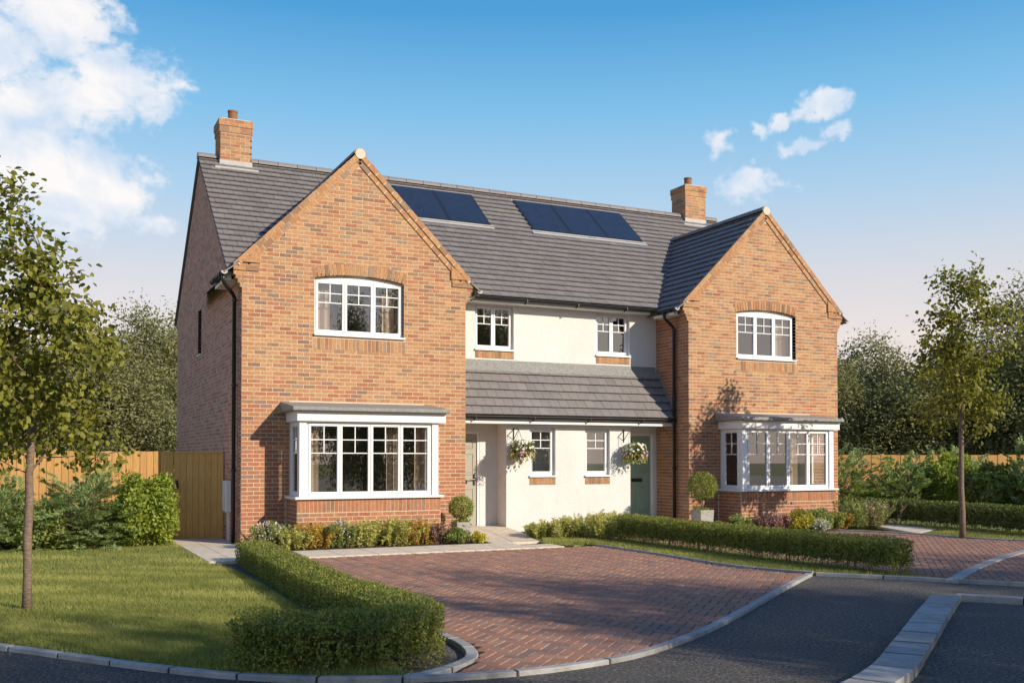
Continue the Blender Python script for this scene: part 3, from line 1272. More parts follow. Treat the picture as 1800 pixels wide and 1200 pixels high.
# left gable wall of the main body (x = 0) and inner sides of the wings
EAVE_Y, EAVE_Z, RIDGE_Y, RIDGE_Z = 1.10, 5.01, 4.99, 8.34
SL = (RIDGE_Z - EAVE_Z) / (RIDGE_Y - EAVE_Y)


def main_z(y):
    return EAVE_Z + (min(y, 2 * RIDGE_Y - y) - EAVE_Y) * SL


def side_spans_main(z):
    y0, y1 = .0, D_
    if z > 4.93:
        y0 = EAVE_Y + (z - EAVE_Z) / SL + .16
        y1 = 2 * RIDGE_Y - y0
        y0 = max(y0, 1.35)
    r = [(y0, y1)] if y1 > y0 else []
    if 3.86 < z < 4.90 and r:
        r = cut(y0, y1, [(4.64, 5.15)])
    return r


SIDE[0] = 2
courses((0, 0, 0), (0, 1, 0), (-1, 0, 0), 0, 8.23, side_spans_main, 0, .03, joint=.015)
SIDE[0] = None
gz_ = lambda y: main_z(y) - .10
for poly in ([(.02, 0), (4.64, 0), (4.64, gz_(4.64)), (1.30, 5.06), (1.2, 4.92), (.02, 4.92)], [(5.15, 0), (D_, 0), (D_, 4.95), (2 * RIDGE_Y - 1.30, 5.05), (5.15, gz_(5.15))],
             [(4.641, 0), (5.149, 0), (5.149, 3.86), (4.641, 3.86)], [(4.641, 4.90), (5.149, 4.90), (5.149, gz_(5.15)), (RIDGE_Y, gz_(RIDGE_Y)), (4.641, gz_(4.64))]):
    MO.yz_prism(poly, .003, .22)
for zz in range(14):
    put_brick((.055, 5.15, 3.90 + zz * .075), (1, 0, 0), (0, -1, 0), .10, .065, .02)
# window slot in the side wall: brick-red reveal and dark slim window
m = MB()
for q in ((4.645, 4.70, 3.89, 4.90), (5.075, 5.13, 3.89, 4.90), (4.70, 5.075, 3.89, 3.95), (4.70, 5.075, 4.84, 4.90)):
    m.box(.10, .16, *q)
m.box(-.03, .12, 4.63, 5.14, 3.855, 3.885)
sw = m.ob('window', MAT['white'], house)
m = MB()
m.solid([(.13, 4.70, 3.95), (.13, 5.075, 3.95), (.13, 5.075, 4.84), (.13, 4.70, 4.84)], [(3, 2, 1, 0)])
m.ob('pane', MAT['glass'], sw)
m = MB()
m.box(.225, .23, 4.6, 5.2, 3.8, 5.0)
m.ob('curtain', MAT['curtain'], sw)
sw['label'] = 'tall slim window in the shaded side wall'
# far gable of the right house
MO.yz_prism([(Y1 + .27, 0), (D_, 0), (D_, 4.95), (2 * RIDGE_Y - 1.30, 5.05), (RIDGE_Y, 8.24), (1.30, 5.06), (1.2, 4.92), (Y1 + .27, 4.92)], XE - .22, XE - .006)
courses((XE, Y1, 0), (0, 1, 0), (1, 0, 0), 0, 4.9, lambda z: [(0, 8.4)], 0, .03)
# inner side of right wing (faces -x) and inner side of left wing (faces +x)
MO.box(XR0 + .006, XR0 + .22, Y1 + .261, M_ + .3, 0, 4.92)
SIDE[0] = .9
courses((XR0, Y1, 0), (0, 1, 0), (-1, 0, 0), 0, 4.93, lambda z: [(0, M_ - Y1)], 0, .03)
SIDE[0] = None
MO.box(W - .22, W - .006, .261, M_ + .3, 0, 4.92)
courses((W, 0, 0), (0, 1, 0), (1, 0, 0), 0, 4.93, lambda z: [(0, M_)], 0, .03)
# back wall
MO.box(.02, XE - .02, D_ + .001, D_ + .2, 0, 4.95)

# chimneys
def chimney(x0, x1, y0, y1, zb, zt, label):
    c = MB()
    c.box(x0 + .006, x1 - .006, y0 + .006, y1 - .006, zb - .3, zt - .003)
    ch = c.ob('chimney', MAT['mortar'], house)
    ch['label'] = label
    keep = BM
    b = MB()
    globals()['BM'] = b
    sp = lambda Lx: (lambda z: [(0, Lx)])
    w, d = x1 - x0, y1 - y0
    for o, u, n, L, ph in (((x0, y0, 0), (1, 0, 0), (0, -1, 0), w, 0), ((x0, y0, 0), (0, 1, 0), (-1, 0, 0), d, 1), ((x1, y0, 0), (0, 1, 0), (1, 0, 0), d, 1),
                           ((x0, y1, 0), (1, 0, 0), (0, 1, 0), w, 0)):
        courses(o, u, n, zb, zt - .31, sp(L), 0, .03, False, ph)
    for k, (z0, z1, e) in enumerate(((zt - .30, zt - .16, .016), (zt - .155, zt, .032))):
        b2 = MB()
        b2.box(x0 - e, x1 + e, y0 - e, y1 + e, z0, z1, .5)
        nb = int((z1 - z0) / .072) or 1
        for r_ in range(nb):
            zc = z0 + (r_ + .5) * (z1 - z0) / nb
            H = (z1 - z0) / nb - .006
            for o, u, n, L in (((x0 - e, y0 - e), (1, 0, 0), (0, -1, 0), w + 2 * e), ((x0 - e, y0 - e), (0, 1, 0), (-1, 0, 0), d + 2 * e), ((x1 + e, y0 - e), (0, 1, 0), (1, 0, 0), d + 2 * e)):
                s = -.1125 if r_ % 2 else 0
                while s < L:
                    a, q = max(0, s), min(L, s + .225)
                    if q - a > .03:
                        put_brick(Vector((o[0], o[1], zc)) + Vector(u) * (a + q) / 2 + Vector(n) * .003, u, n, q - a - .008, H, .02)
                    s += .225
        b2.ob('corbel_course', MAT['mortar'], ch)
    b.ob('brickwork', MAT['brick'], ch, kind='stuff')
    globals()['BM'] = keep
    # lead apron and side soakers
    f = MB()
    zf = main_z(y0)
    f.para((x0 - .012, y0 - .012, zf - .02), (x1 - x0 + .024, 0, 0), (0, .012, 0), (0, 0, .175))
    f.para((x0 - .13, y0 - .20, main_z(y0 - .20) + .062), (x1 - x0 + .26, 0, 0), (0, .20, .20 * SL), (0, -.004, .006))
    f.ob('apron_flashing', MAT['flash'], ch)
    for xx in (x0 - .012, x1):
        s = MB()
        s.yz_prism([(y0, zf), (y0, zf + .16), (RIDGE_Y, RIDGE_Z + .17), (RIDGE_Y, RIDGE_Z)], xx, xx + .012)
        s.ob('step_flashing', MAT['lead'], ch)
    p = MB()
    cx, cy = (x0 + x1) / 2 - .02, (y0 + y1) / 2
    p.tube([(cx, cy, zt - .02), (cx, cy, zt + .28)], .105, 20)
    p.tube([(cx, cy, zt + .265), (cx, cy, zt + .30)], [.115, .115], 20)
    p.ob('chimney_pot', MAT['terracotta'], ch, smooth=False)
    fl = MB()
    fl.box(x0 + .03, x1 - .03, y0 + .03, y1 - .03, zt, zt + .03)
    fl.ob('flaunching', MAT['cream_mortar'], ch)


chimney(.40, 1.10, 4.74, 5.40, 8.0, 9.22, 'brick chimney at the left end of the main ridge')
chimney(13.06, 13.75, 4.74, 5.40, 8.0, 9.22, 'brick chimney at the right end of the main ridge')

# individual bricks nearest the camera; the rest joined
vis = sorted(BRICKS, key=lambda b: (b[0].z < .35, (b[0] - CAM).length))
ind = vis[:300]
rest = vis[300:]
for o, u, n, L, H, Dp in rest:
    put_brick(o, u, n, L, H, Dp)
bme = []
for tn in (0, 1):
    bmz = MB()
    bmz.box(-.1065, .1065, 0, .03, -.0315, .0315, tn)
    bme.append(bmz.mesh('brick', MAT['brick']))
for o, u, n, L, H, Dp in ind:
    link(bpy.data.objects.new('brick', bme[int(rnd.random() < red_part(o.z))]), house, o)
BM.ob('brickwork', MAT['brick'], house, kind='stuff')
MO.ob('wall', MAT['mortar'], house)

# ---- rendered middle walls
m = MB()
A1, A2, C1, C2 = 5.197, 6.119, 8.200, 9.100
ZS, ZT = 3.90, 4.893
wall_panel(m, W, XR0, 2.3, 4.97, M_, M_ + .25, [(A1, A2, ZS, ZT), (C1, C2, ZS, ZT)])
wall_panel(m, W, XR0, 0, 2.299, M_, M_ + .25, [(4.46, 5.30, 0, 2.14), (8.87, 9.74, 0, 2.14)])
PW, PX0, PX1 = .93, 5.711, 8.81
LW = [(6.265, 6.893), (7.634, 8.27)]
wall_panel(m, PX0, PX1, 0, 2.31, PW, PW + .2, [(a, b, 1.17, 2.227) for a, b in LW])
m.box(PX0, PX0 + .2, PW + .201, M_ - .001, 0, 2.31)
m.box(PX1 - .2, PX1, PW + .201, M_ - .001, 0, 2.31)
m.ob('rendered_wall', MAT['render'], house)
# brick panels below render windows
k_b = MB()
for a, b, z, y in ((A1, A2, ZS, M_), (C1, C2, ZS, M_), (LW[0][0], LW[0][1], 1.17, PW), (LW[1][0], LW[1][1], 1.17, PW)):
    pan = MB()
    pan.box(a - .0, b + .0, y - .008, y + .01, z - .165, z - .006)
    o = pan.ob('sill_panel', MAT['mortar'], house)
    nb = round((b - a) / .075)
    for k in range(nb):
        q = MB()
        xa = a + (b - a) * k / nb
        q.box(xa + .005, xa + (b - a) / nb - .005, y - .014, y - .007, z - .162, z - .010, rnd.random())
        q.ob('brick', MAT['brick'], o)

# ---- windows
window(house, WIN_U[0], WIN_U[1], WIN_U[2], WIN_U[3], Y0, 3, WIN_U[4], curtains=((1.36, 1.68), (2.72, 3.06)))
window(house, XR0 + WIN_U[0] + .02, XR0 + WIN_U[1] - .02, WIN_U[2], WIN_U[3], Y1, 3, WIN_U[4], curtains=((XR0 + 1.36, XR0 + 1.56), (XR0 + 2.62, XR0 + 3.06)))
window(house, A1, A2, ZS, ZT, M_, 2, 0)
window(house, C1, C2, ZS, ZT, M_, 2, 0)
for a, b in LW:
    window(house, a, b, 1.17, 2.227, PW, 1, 0)


def bay(ox, oy, curt):
    by = oy - .80
    # roof slab: lead-edged, sloping up to the wall
    r_ = MB()
    xa, xb, yf = ox + .70, ox + 3.65, oy - .975
    r_.solid([(xa, yf, 2.405), (xb, yf, 2.405), (xb, oy - .002, 2.405), (xa, oy - .002, 2.405),
              (xa, yf, 2.475), (xb, yf, 2.475), (xb - .0, oy - .002, 2.60), (xa, oy - .002, 2.60)],
             [(3, 2, 1, 0), (4, 5, 6, 7), (0, 1, 5, 4), (1, 2, 6, 5), (2, 3, 7, 6), (3, 0, 4, 7)])
    b = r_.ob('bay_window', MAT['lead'], house, bevel=.012)
    f = MB()
    f.box(ox + .806, ox + 3.61, oy - .857, oy - .003, 2.226, 2.404)
    f.ob('fascia', MAT['white'], b, bevel=.004)
    s = MB()
    s.box(ox + .775, ox + 3.575, oy - .862, oy - .004, .842, .886)
    s.ob('sill', MAT['white'], b, bevel=.006)
    for xx in (ox + .862, ox + 3.362):
        p = MB()
        p.box(xx, xx + .125, by + .012, by + .13, .887, 2.224)
        p.ob('corner_post', MAT['white'], b, bevel=.004)
    for xx in (ox + .88, ox + 3.44):
        q = MB()
        q.box(xx, xx + .03, oy - .05, oy - .004, .887, 2.224)
        q.ob('wall_post', MAT['white'], b)
    w = window(house, ox + .99, ox + 3.36, .886, 2.225, by, 4, 0, recess=.045, sill=False, curtains=curt)
    # side casements
    for side, xx in ((-1, ox + .875), (1, ox + 3.475)):
        a, c = by + .135, oy - .052
        m = MB()
        t0, t1 = (xx, xx + .06) if side < 0 else (xx - .06, xx)
        z0, z1 = .888, 2.223
        fr = .085
        m.box(t0, t1, a, a + fr, z0, z1)
        m.box(t0, t1, c - fr, c, z0, z1)
        m.box(t0, t1, a + fr, c - fr, z0, z0 + fr)
        m.box(t0, t1, a + fr, c - fr, z1 - fr, z1)
        o = m.ob('side_casement', MAT['white'], b, bevel=.004)
        xm = (t0 + t1) / 2
        g = MB()
        g.solid([(xm, a + fr, z0 + fr), (xm, c - fr, z0 + fr), (xm, c - fr, z1 - fr), (xm, a + fr, z1 - fr)], [(3, 2, 1, 0)])
        g.ob('side_pane', MAT['glass'], b)
        gb = MB()
        hh = z1 - z0 - 2 * fr
        for q in (.205, .41):
            zz = z1 - fr - hh * q
            gb.box(xm - .012, xm + .012, a + fr, c - fr, zz - .0085, zz + .0085)
        ym = (a + c) / 2
        gb.box(xm - .011, xm + .011, ym - .0085, ym + .0085, z1 - fr - hh * .41 + .01, z1 - fr)
        gb.ob('glazing_bar', MAT['white'], b)


bay(XL, Y0, ((1.04, 1.26), (2.55, 2.82), (3.10, 3.30)))
bay(XR0, Y1, ((XR0 + 1.04, XR0 + 1.14), (XR0 + 2.36, XR0 + 2.60)))

# ---- doors
def door(x0, x1, y, col, label, handle_right, knocker=False):
    d = MB()
    d.box(x0 + .05, x1 - .05, y, y + .045, .13, 2.09)
    o = d.ob('door', col, house, bevel=.004)
    o['label'] = label
    f = MB()
    f.box(x0 - .012, x0 + .047, y - .03, y + .07, .11, 2.14)
    f.box(x1 - .047, x1 + .012, y - .03, y + .07, .11, 2.14)
    f.box(x0 + .047, x1 - .047, y - .03, y + .07, 2.093, 2.14)
    f.ob('door_frame', MAT['white'], o, bevel=.004)
    s = MB()
    s.box(x0 - .02, x1 + .02, y - .06, y + .06, .085, .128)
    s.ob('threshold', MAT['flash'], o)
    w = x1 - x0 - .1
    xm = (x0 + x1) / 2
    for (a, b) in ((xm - w * .40, xm - w * .07), (xm + w * .07, xm + w * .40)):
        for z0, z1 in ((.33, .93), (1.22, 1.98)) if not knocker else ((.33, .93), (1.22, 1.68), (1.78, 1.98)):
            p = MB()
            # moulded panel: raised rim and raised field
            t = .022
            for q in ((a, a + t, z0, z1), (b - t, b, z0, z1), (a + t, b - t, z0, z0 + t), (a + t, b - t, z1 - t, z1)):
                p.box(q[0], q[1], y - .012, y + .002, q[2], q[3])
            p.box(a + t + .025, b - t - .025, y - .010, y + .002, z0 + t + .025, z1 - t - .025)
            p.ob('door_panel', col, o, bevel=.004)
    l = MB()
    l.box(xm - .15, xm + .15, y - .015, y + .004, 1.03, 1.11)
    l.ob('letter_plate', MAT['chrome'], o, bevel=.004)
    h = MB()
    hx = x1 - .115 if handle_right else x0 + .115
    h.box(hx - .02, hx + .02, y - .016, y + .004, 1.0, 1.24)
    h.tube([(hx, y - .01, 1.12), (hx, y - .055, 1.12), (hx + (-.11 if handle_right else .11), y - .055, 1.12)], .011, 8)
    h.ob('handle', MAT['chrome'], o)
    return o


door(4.46, 5.30, M_ + .04, MAT['door_grey'], 'stone grey panelled front door in the left recess', True, True)
door(8.87, 9.74, M_ + .04, MAT['door_green'], 'sage green panelled front door beside the right brick wing', False)

# ---- rooms behind the glass
def room(x0, x1, y0, y1, z0, z1):
    m = MB()
    v = [(x0, y0, z0), (x1, y0, z0), (x1, y1, z0), (x0, y1, z0), (x0, y0, z1), (x1, y0, z1), (x1, y1, z1), (x0, y1, z1)]
    m.solid(v, [(4, 7, 6, 5), (2, 3, 7, 6), (0, 4, 7, 3), (1, 2, 6, 5)])
    o = m.ob('room', MAT['room'], house)
    f = MB()
    f.box(x0, x1, y0, y1, z0 - .02, z0)
    f.ob('room_floor', MAT['room_dark'], o)


for ox, oy in ((0, 0), (XR0, Y1)):
    room(ox + .24, ox + W - .24, oy + .27, oy + 4.3, .15, 2.45)
    room(ox + .24, ox + W - .24, oy + .27, oy + 4.0, 2.75, 5.03)
room(W + .02, XR0 - .02, M_ + .26, 4.4, 2.75, 4.95)
room(PX0 + .21, PX1 - .21, PW + .205, 4.4, .15, 2.29)

for (x, y, z, w_, h_) in ((2.55, 4.22, 1.62, .75, .95), (1.2, 4.22, 1.7, .5, .6)):
    p = MB()
    for q in ((x, x + .04, z - h_ / 2, z + h_ / 2), (x + w_ - .04, x + w_, z - h_ / 2, z + h_ / 2), (x + .04, x + w_ - .04, z - h_ / 2, z - h_ / 2 + .04), (x + .04, x + w_ - .04, z + h_ / 2 - .04, z + h_ / 2)):
        p.box(q[0], q[1], y, y + .04, q[2], q[3])
    p.box(x + .04, x + w_ - .04, y + .02, y + .035, z - h_ / 2 + .04, z + h_ / 2 - .04)
    p.ob('wall_picture', MAT['picture'], house)
p = MB()
p.box(XR0 + 1.3, XR0 + 2.75, Y1 + 4.2, Y1 + 4.25, 1.15, 2.0)
p.ob('wall_picture', MAT['picture'], house)

# ---- roofs
TILES = []      # (corner o, along a, up-slope b, normal n)


def tile_rows(o, a, b, width, length, keep, tw=.22, gauge=.225, individual=True, zoff=.03):
    """o eave start, a unit along eave, b unit up the slope"""
    o, a, b = Vector(o), Vector(a), Vector(b)
    n = a.cross(b)
    if n.z < 0:
        n = -n
    rows = int(length / gauge) + 1
    for r_ in range(rows):
        off = (r_ % 2) * tw / 2
        k = -1
        while k * tw + off < width:
            s0, s1 = max(0, k * tw + off), min(width, (k + 1) * tw + off)
            k += 1
            if s1 - s0 < .03:
                continue
            ln = min(gauge + .05, length - r_ * gauge)
            if ln < .05:
                continue
            c = o + a * (s0 + s1) / 2 + b * (r_ * gauge + ln / 2)
            if not keep(c):
                continue
            TILES.append((c, a, b, n, s1 - s0 - .006, ln, zoff, individual and abs(s1 - s0 - tw) < 1e-4 and ln > gauge + .04))


def wing_surf(x, ox):
    return 7.335 - abs(x - ox - W / 2) * 1.0


def keep_main(c):
    for ox in (0, XR0):
        if ox - .3 < c.x < ox + W + .3 and wing_surf(c.x, ox) > c.z + .22:
            return False
    return True


blen = math.hypot(RIDGE_Y - EAVE_Y, RIDGE_Z - EAVE_Z)
bdir = Vector((0, RIDGE_Y - EAVE_Y, RIDGE_Z - EAVE_Z)).normalized()
tile_rows((-.05, EAVE_Y - .03, EAVE_Z - .0), (1, 0, 0), bdir, XE + .10, blen, keep_main)
RF = MB()      # underlay decks so no light leaks
RF.solid([(-.045, EAVE_Y, EAVE_Z - .02), (XE + .045, EAVE_Y, EAVE_Z - .02), (XE + .045, RIDGE_Y, RIDGE_Z - .02), (-.045, RIDGE_Y, RIDGE_Z - .02)], [(0, 1, 2, 3)])
RF.solid([(-.05, 2 * RIDGE_Y - EAVE_Y, EAVE_Z), (XE + .05, 2 * RIDGE_Y - EAVE_Y, EAVE_Z), (XE + .05, RIDGE_Y, RIDGE_Z + .02), (-.05, RIDGE_Y, RIDGE_Z + .02)], [(3, 2, 1, 0)])
for ox, oy in ((0, Y0), (XR0, Y1)):
    half = W / 2 + .28
    zr, ze = 7.335, 7.335 - half
    yb = EAVE_Y + (zr - EAVE_Z) / SL + .1
    for s in (-1, 1):
        xe = ox + W / 2 + s * half
        b = Vector((-s, 0, 1)).normalized()
        a = Vector((0, 1, 0))

        def keep_w(c, s=s):
            return c.z > main_z(c.y) - .10 or c.y < EAVE_Y
        tile_rows((xe, oy - .045, ze), a, b, yb - oy, half * math.sqrt(2), keep_w, tw=.22)
        RF.solid([(xe, oy - .03, ze - .02), (xe, yb, ze - .02), (ox + W / 2, yb, zr - .02), (ox + W / 2, oy - .03, zr - .02)], [(0, 1, 2, 3)])
# lean-to
LZ0, LZ1, LY0 = 2.46, 3.56, .62
ll = math.hypot(M_ - LY0, LZ1 - LZ0)
tile_rows((W + .003, LY0, LZ0), (1, 0, 0), Vector((0, M_ - LY0, LZ1 - LZ0)).normalized(), G - .006, ll, lambda c: True)
RF.solid([(W, LY0 + .01, LZ0 - .02), (XR0, LY0 + .01, LZ0 - .02), (XR0, M_, LZ1 - .02), (W, M_, LZ1 - .02)], [(0, 1, 2, 3)])
roof = RF.ob('roof', MAT['tile'], house)

TILES.sort(key=lambda t: (not t[7], (t[0] - CAM).length))
tcount = 0
TM = MB()
tmeshes = {}


def tile_pts(w, l, z):
    # tail end lifted on the tile below, rounded nose
    return [(-w / 2, -l / 2, .030), (w / 2, -l / 2, .030), (w / 2, l / 2, -.012), (-w / 2, l / 2, -.012),
            (-w / 2, -l / 2, z), (w / 2, -l / 2, z), (w / 2, l / 2, .004), (-w / 2, l / 2, .004)]


TFACE = [(3, 2, 1, 0), (4, 5, 6, 7), (0, 1, 5, 4), (1, 2, 6, 5), (2, 3, 7, 6), (3, 0, 4, 7)]
tme = MB()
tme.solid(tile_pts(.214, .275, .055), TFACE, 0)
tile_me = tme.mesh('roof_tile', MAT['tile'])
for c, a, b, n, w, l, z, ok in TILES:
    if ok and tcount < 300 and abs(w - .214) < 1e-3 and abs(l - .275) < 1e-3 and c.y < RIDGE_Y:
        o = bpy.data.objects.new('roof_tile', tile_me)
        link(o, roof, c + n * .004)
        mt = Matrix((a, b, n)).transposed()
        if mt.determinant() < 0:
            mt = Matrix((-a, b, n)).transposed()
        o.rotation_euler = mt.to_euler()
        tcount += 1
    else:
        dz = rnd.uniform(0, .005)
        TM.solid([c + a * p[0] + b * p[1] + n * (p[2] + dz) for p in tile_pts(w, l, .055)],
                 TFACE if a.cross(b).dot(n) > 0 else [f[::-1] for f in TFACE], rnd.random())
TM.ob('roof_tiles', MAT['tile'], roof, kind='stuff')


def ridge(p0, p1, r=.125, step=.45, cap=False):
    p0, p1 = Vector(p0), Vector(p1)
    L = (p1 - p0).length
    d = (p1 - p0) / L
    side = d.cross(Vector((0, 0, 1))).normalized()
    n = round(L / step)
    for k in range(n):
        a, b = p0 + d * (L * k / n + .006), p0 + d * (L * (k + 1) / n - .006)
        m = MB()
        pts = []
        for q in range(9):
            t = math.pi * (q / 8) * 1.06 - .03 * math.pi
            pts.append(side * math.cos(t) * r + Vector((0, 0, 1)) * (math.sin(t) * r * .85))
        v = [a + p for p in pts] + [b + p for p in pts]
        m.solid(v, [(i, i + 1, 10 + i, 9 + i) for i in range(8)] + [tuple(range(8, -1, -1)), tuple(range(9, 18))], rnd.random())
        m.ob('ridge_tile', MAT['tile'], roof)
    if cap:
        m = MB()
        cz = Vector((0, 0, -.012))
        t = [side * math.cos(math.pi * q / 8) * .10 + Vector((0, 0, 1)) * math.sin(math.pi * q / 8) * .10 + cz for q in range(16)]
        c0 = p0 - d * .012
        v = [c0 + p for p in t] + [c0 + d * .03 + p for p in t]
        m.solid(v, [tuple(range(15, -1, -1)), tuple(range(16, 32))] + [(i, (i + 1) % 16, 16 + (i + 1) % 16, 16 + i) for i in range(16)])
        m.ob('ridge_end', MAT['cream_mortar'], roof)


ridge((-.06, RIDGE_Y, RIDGE_Z + .005), (XE + .06, RIDGE_Y, RIDGE_Z + .005), .13)
for ox, oy in ((0, Y0), (XR0, Y1)):
    yb = EAVE_Y + (7.355 - EAVE_Z) / SL + .05
    ridge((ox + W / 2, oy - .045, 7.345), (ox + W / 2, yb, 7.345), .12, cap=True)

# lean-to top flashing
f = MB()
ln = Vector((0, M_ - LY0, LZ1 - LZ0)).normalized()
nn = Vector((0, -ln.z, ln.y))
f.box(W + .002, XR0 - .035, M_ - .012, M_ - .001, LZ1 + .02, LZ1 + .14)
f.para((W + .002, M_ - .012, LZ1 + .045), (G - .004, 0, 0), ln * -.20, nn * .012)
f.ob('lead_flashing', MAT['lead'], roof)
f = MB()
for k in range(14):
    yy = M_ - .04 - k * .055
    zz = LZ0 + (yy - LY0) * (LZ1 - LZ0) / (M_ - LY0)
    f.box(XR0 - .008, XR0 - .001, yy - .055, yy, zz - .02, math.floor((zz + .15) / .075) * .075)
f.ob('step_flashing', MAT['lead'], roof)
# valley trims
f = MB()
for ox, s in ((0, 1), (XR0, -1), (0, -1), (XR0, 1)):
    xe = ox + W / 2 + s * (W / 2 + .28)
    ya = EAVE_Y + (7.335 - W / 2 - .28 - EAVE_Z) / SL
    yb = EAVE_Y + (7.335 - EAVE_Z) / SL
    p, q = Vector((xe, ya, 7.335 - W / 2 - .28 + .045)), Vector((ox + W / 2, yb, 7.38))
    d = (q - p)
    f.para(p - Vector((.02, 0, 0)), d, (.04, 0, 0), (0, 0, .012))
f.ob('valley_trim', MAT['lead'], roof)

# ---- solar panels
def panels(x0, n, w, label):
    y0, y1 = 3.55, 4.72
    z0, z1 = main_z(y0), main_z(y1)
    nrm = Vector((0, -bdir.z, bdir.y))
    base = Vector((x0, y0, z0)) + nrm * .045
    up = Vector((0, y1 - y0, z1 - z0))
    for k in range(n):
        fr = MB()
        o = base + Vector((k * w, 0, 0))
        fr.para(o, (w, 0, 0), up, nrm * .035)
        f = fr.ob('solar_panel', MAT['black'], house)
        f['label'] = label
        c = MB()
        c.para(o + Vector((.045, 0, 0)) + up * .012 + nrm * .0355, (w - .09, 0, 0), up * .976, nrm * .003)
        c.ob('solar_cells', MAT['solar'], f)
    t = MB()
    t.para(base - bdir * .16 - Vector((.04, 0, 0)) + nrm * .012, (n * w + .1, 0, 0), bdir * .155, nrm * .012)
    t.ob('panel_flashing', MAT['flash'], house)
    t = MB()
    t.para(base + up + Vector((-.03, 0, 0)) + nrm * .002, (n * w + .06, 0, 0), bdir * .05, nrm * .02)
    t.ob('panel_flashing', MAT['flash'], house)


panels(4.40, 2, 1.06, 'dark blue solar panel in the pair beside the left gable')
panels(7.66, 3, 1.065, 'dark blue solar panel in the row of three on the main roof')

# ---- fascias, soffits, gutters and downpipes
def gutter(p0, p1, out, bracket=True, end=None):
    p0, p1, out = Vector(p0), Vector(p1), Vector(out)
    m = MB()
    n = 8
    r = .056
    prof = [out * (-math.cos(math.pi * q / n) * r) + Vector((0, 0, -math.sin(math.pi * q / n) * r * .95)) for q in range(n + 1)]
    inn = [p * .9 for p in prof]
    v = [p0 + p for p in prof] + [p1 + p for p in prof] + [p0 + p for p in inn] + [p1 + p for p in inn]
    k = n + 1
    f = []
    for q in range(n):
        f.append((q, q + 1, k + q + 1, k + q))
        f.append((2 * k + q + 1, 2 * k + q, 3 * k + q, 3 * k + q + 1))
    f += [(0, k, 3 * k, 2 * k), (n, 2 * k + n, 3 * k + n, k + n)]
    m.solid(v, f)
    m.tube([p0 + out * r, p1 + out * r], .008, 6)
    g = m.ob('gutter', MAT['black'], house)
    L = (p1 - p0).length
    d = (p1 - p0).normalized()
    if bracket:
        nb = max(2, int(L / 1.15))
        for q in range(nb):
            c = p0 + d * (L * (q + .35) / nb)
            b = MB()
            b.para(c - d * .012 - out * .06 + Vector((0, 0, -.065)), d * .024, out * .122, (0, 0, .012))
            b.para(c - d * .012 - out * .075 + Vector((0, 0, -.09)), d * .024, out * .018, (0, 0, .09))
            b.para(c - d * .012 + out * .05 + Vector((0, 0, -.06)), d * .024, out * .014, (0, 0, .066))
            b.ob('gutter_bracket', MAT['black'], g)
    if end is not None:
        c = MB()
        e = p0 if end == 0 else p1
        sgn = -1 if end == 0 else 1
        pts = [e + p * 1.08 + d * sgn * .004 for p in prof] + [e + p * 1.08 + d * sgn * .022 for p in prof]
        c.solid(pts, [tuple(range(n + 1)), tuple(range(2 * n + 1, n, -1))] + [(q, q + 1, n + 2 + q, n + 1 + q) for q in range(n)] + [(n, 0, n + 1, 2 * n + 1)])
        c.ob('gutter_stop_end', MAT['flash'], g)
    return g


# main eave between the wings
fs = MB()
GY = EAVE_Y - .03
fs.box(W + .15, XR0 - .15, GY + .03, GY + .05, 4.905, 5.02)
fs.box(W, XR0, GY + .05, M_, 4.905, 4.925)
fs.ob('soffit', MAT['white'], house)
gutter((W + .16, GY - .03, 4.985), (XR0 - .24, GY - .03, 4.985), (0, -1, 0))
# wing side eaves
for ox, oy, sides in ((0, Y0, (-1, 1)), (XR0, Y1, (-1, 1))):
    for s in sides:
        xe = ox + W / 2 + s * (W / 2 + .28)
        xw = ox if s < 0 else ox + W
        e = MB()
        y0, y1 = oy + .212, (1.30 if (ox == 0) == (s < 0) else EAVE_Y + .02)
        if s < 0:
            e.box(xe + .03, xe + .05, y0, y1, 4.79, 4.95)
            e.box(xe + .05, xw - .002, y0, y1, 4.79, 4.81)
        else:
            e.box(xe - .05, xe - .03, y0, y1, 4.79, 4.95)
            e.box(xw + .002, xe - .05, y0, y1, 4.79, 4.81)
        e.box(min(xe, xw) + (.03 if s < 0 else .002), max(xe, xw) - (.002 if s < 0 else .03), y1 + .001, y1 + .02, 4.79, 5.02)
        if s < 0:
            e.box(xe + .055, xw - .150, oy + .195, y0 - .002, 4.79, 4.975)
        else:
            e.box(xw + .150, xe - .055, oy + .195, y0 - .002, 4.79, 4.975)
        e.ob('soffit', MAT['white'], house)
        gutter((xe + s * .03, oy + .0, 4.915), (xe + s * .03, y1, 4.915), (s, 0, 0), True, 0)
# lean-to fascia and gutter
fs = MB()
fs.box(W + .003, XR0 - .003, .700, .722, 2.30, 2.455)
fs.box(W + .003, XR0 - .003, .723, PW - .002, 2.312, 2.325)
fs.box(W + .003, PX0 - .002, PW, M_ - .002, 2.302, 2.315)
fs.box(PX1 + .002, XR0 - .003, PW, M_ - .002, 2.302, 2.315)
fs.ob('fascia', MAT['white'], house)
gutter((W + .01, .638, 2.44), (XR0 - .01, .638, 2.44), (0, -1, 0))


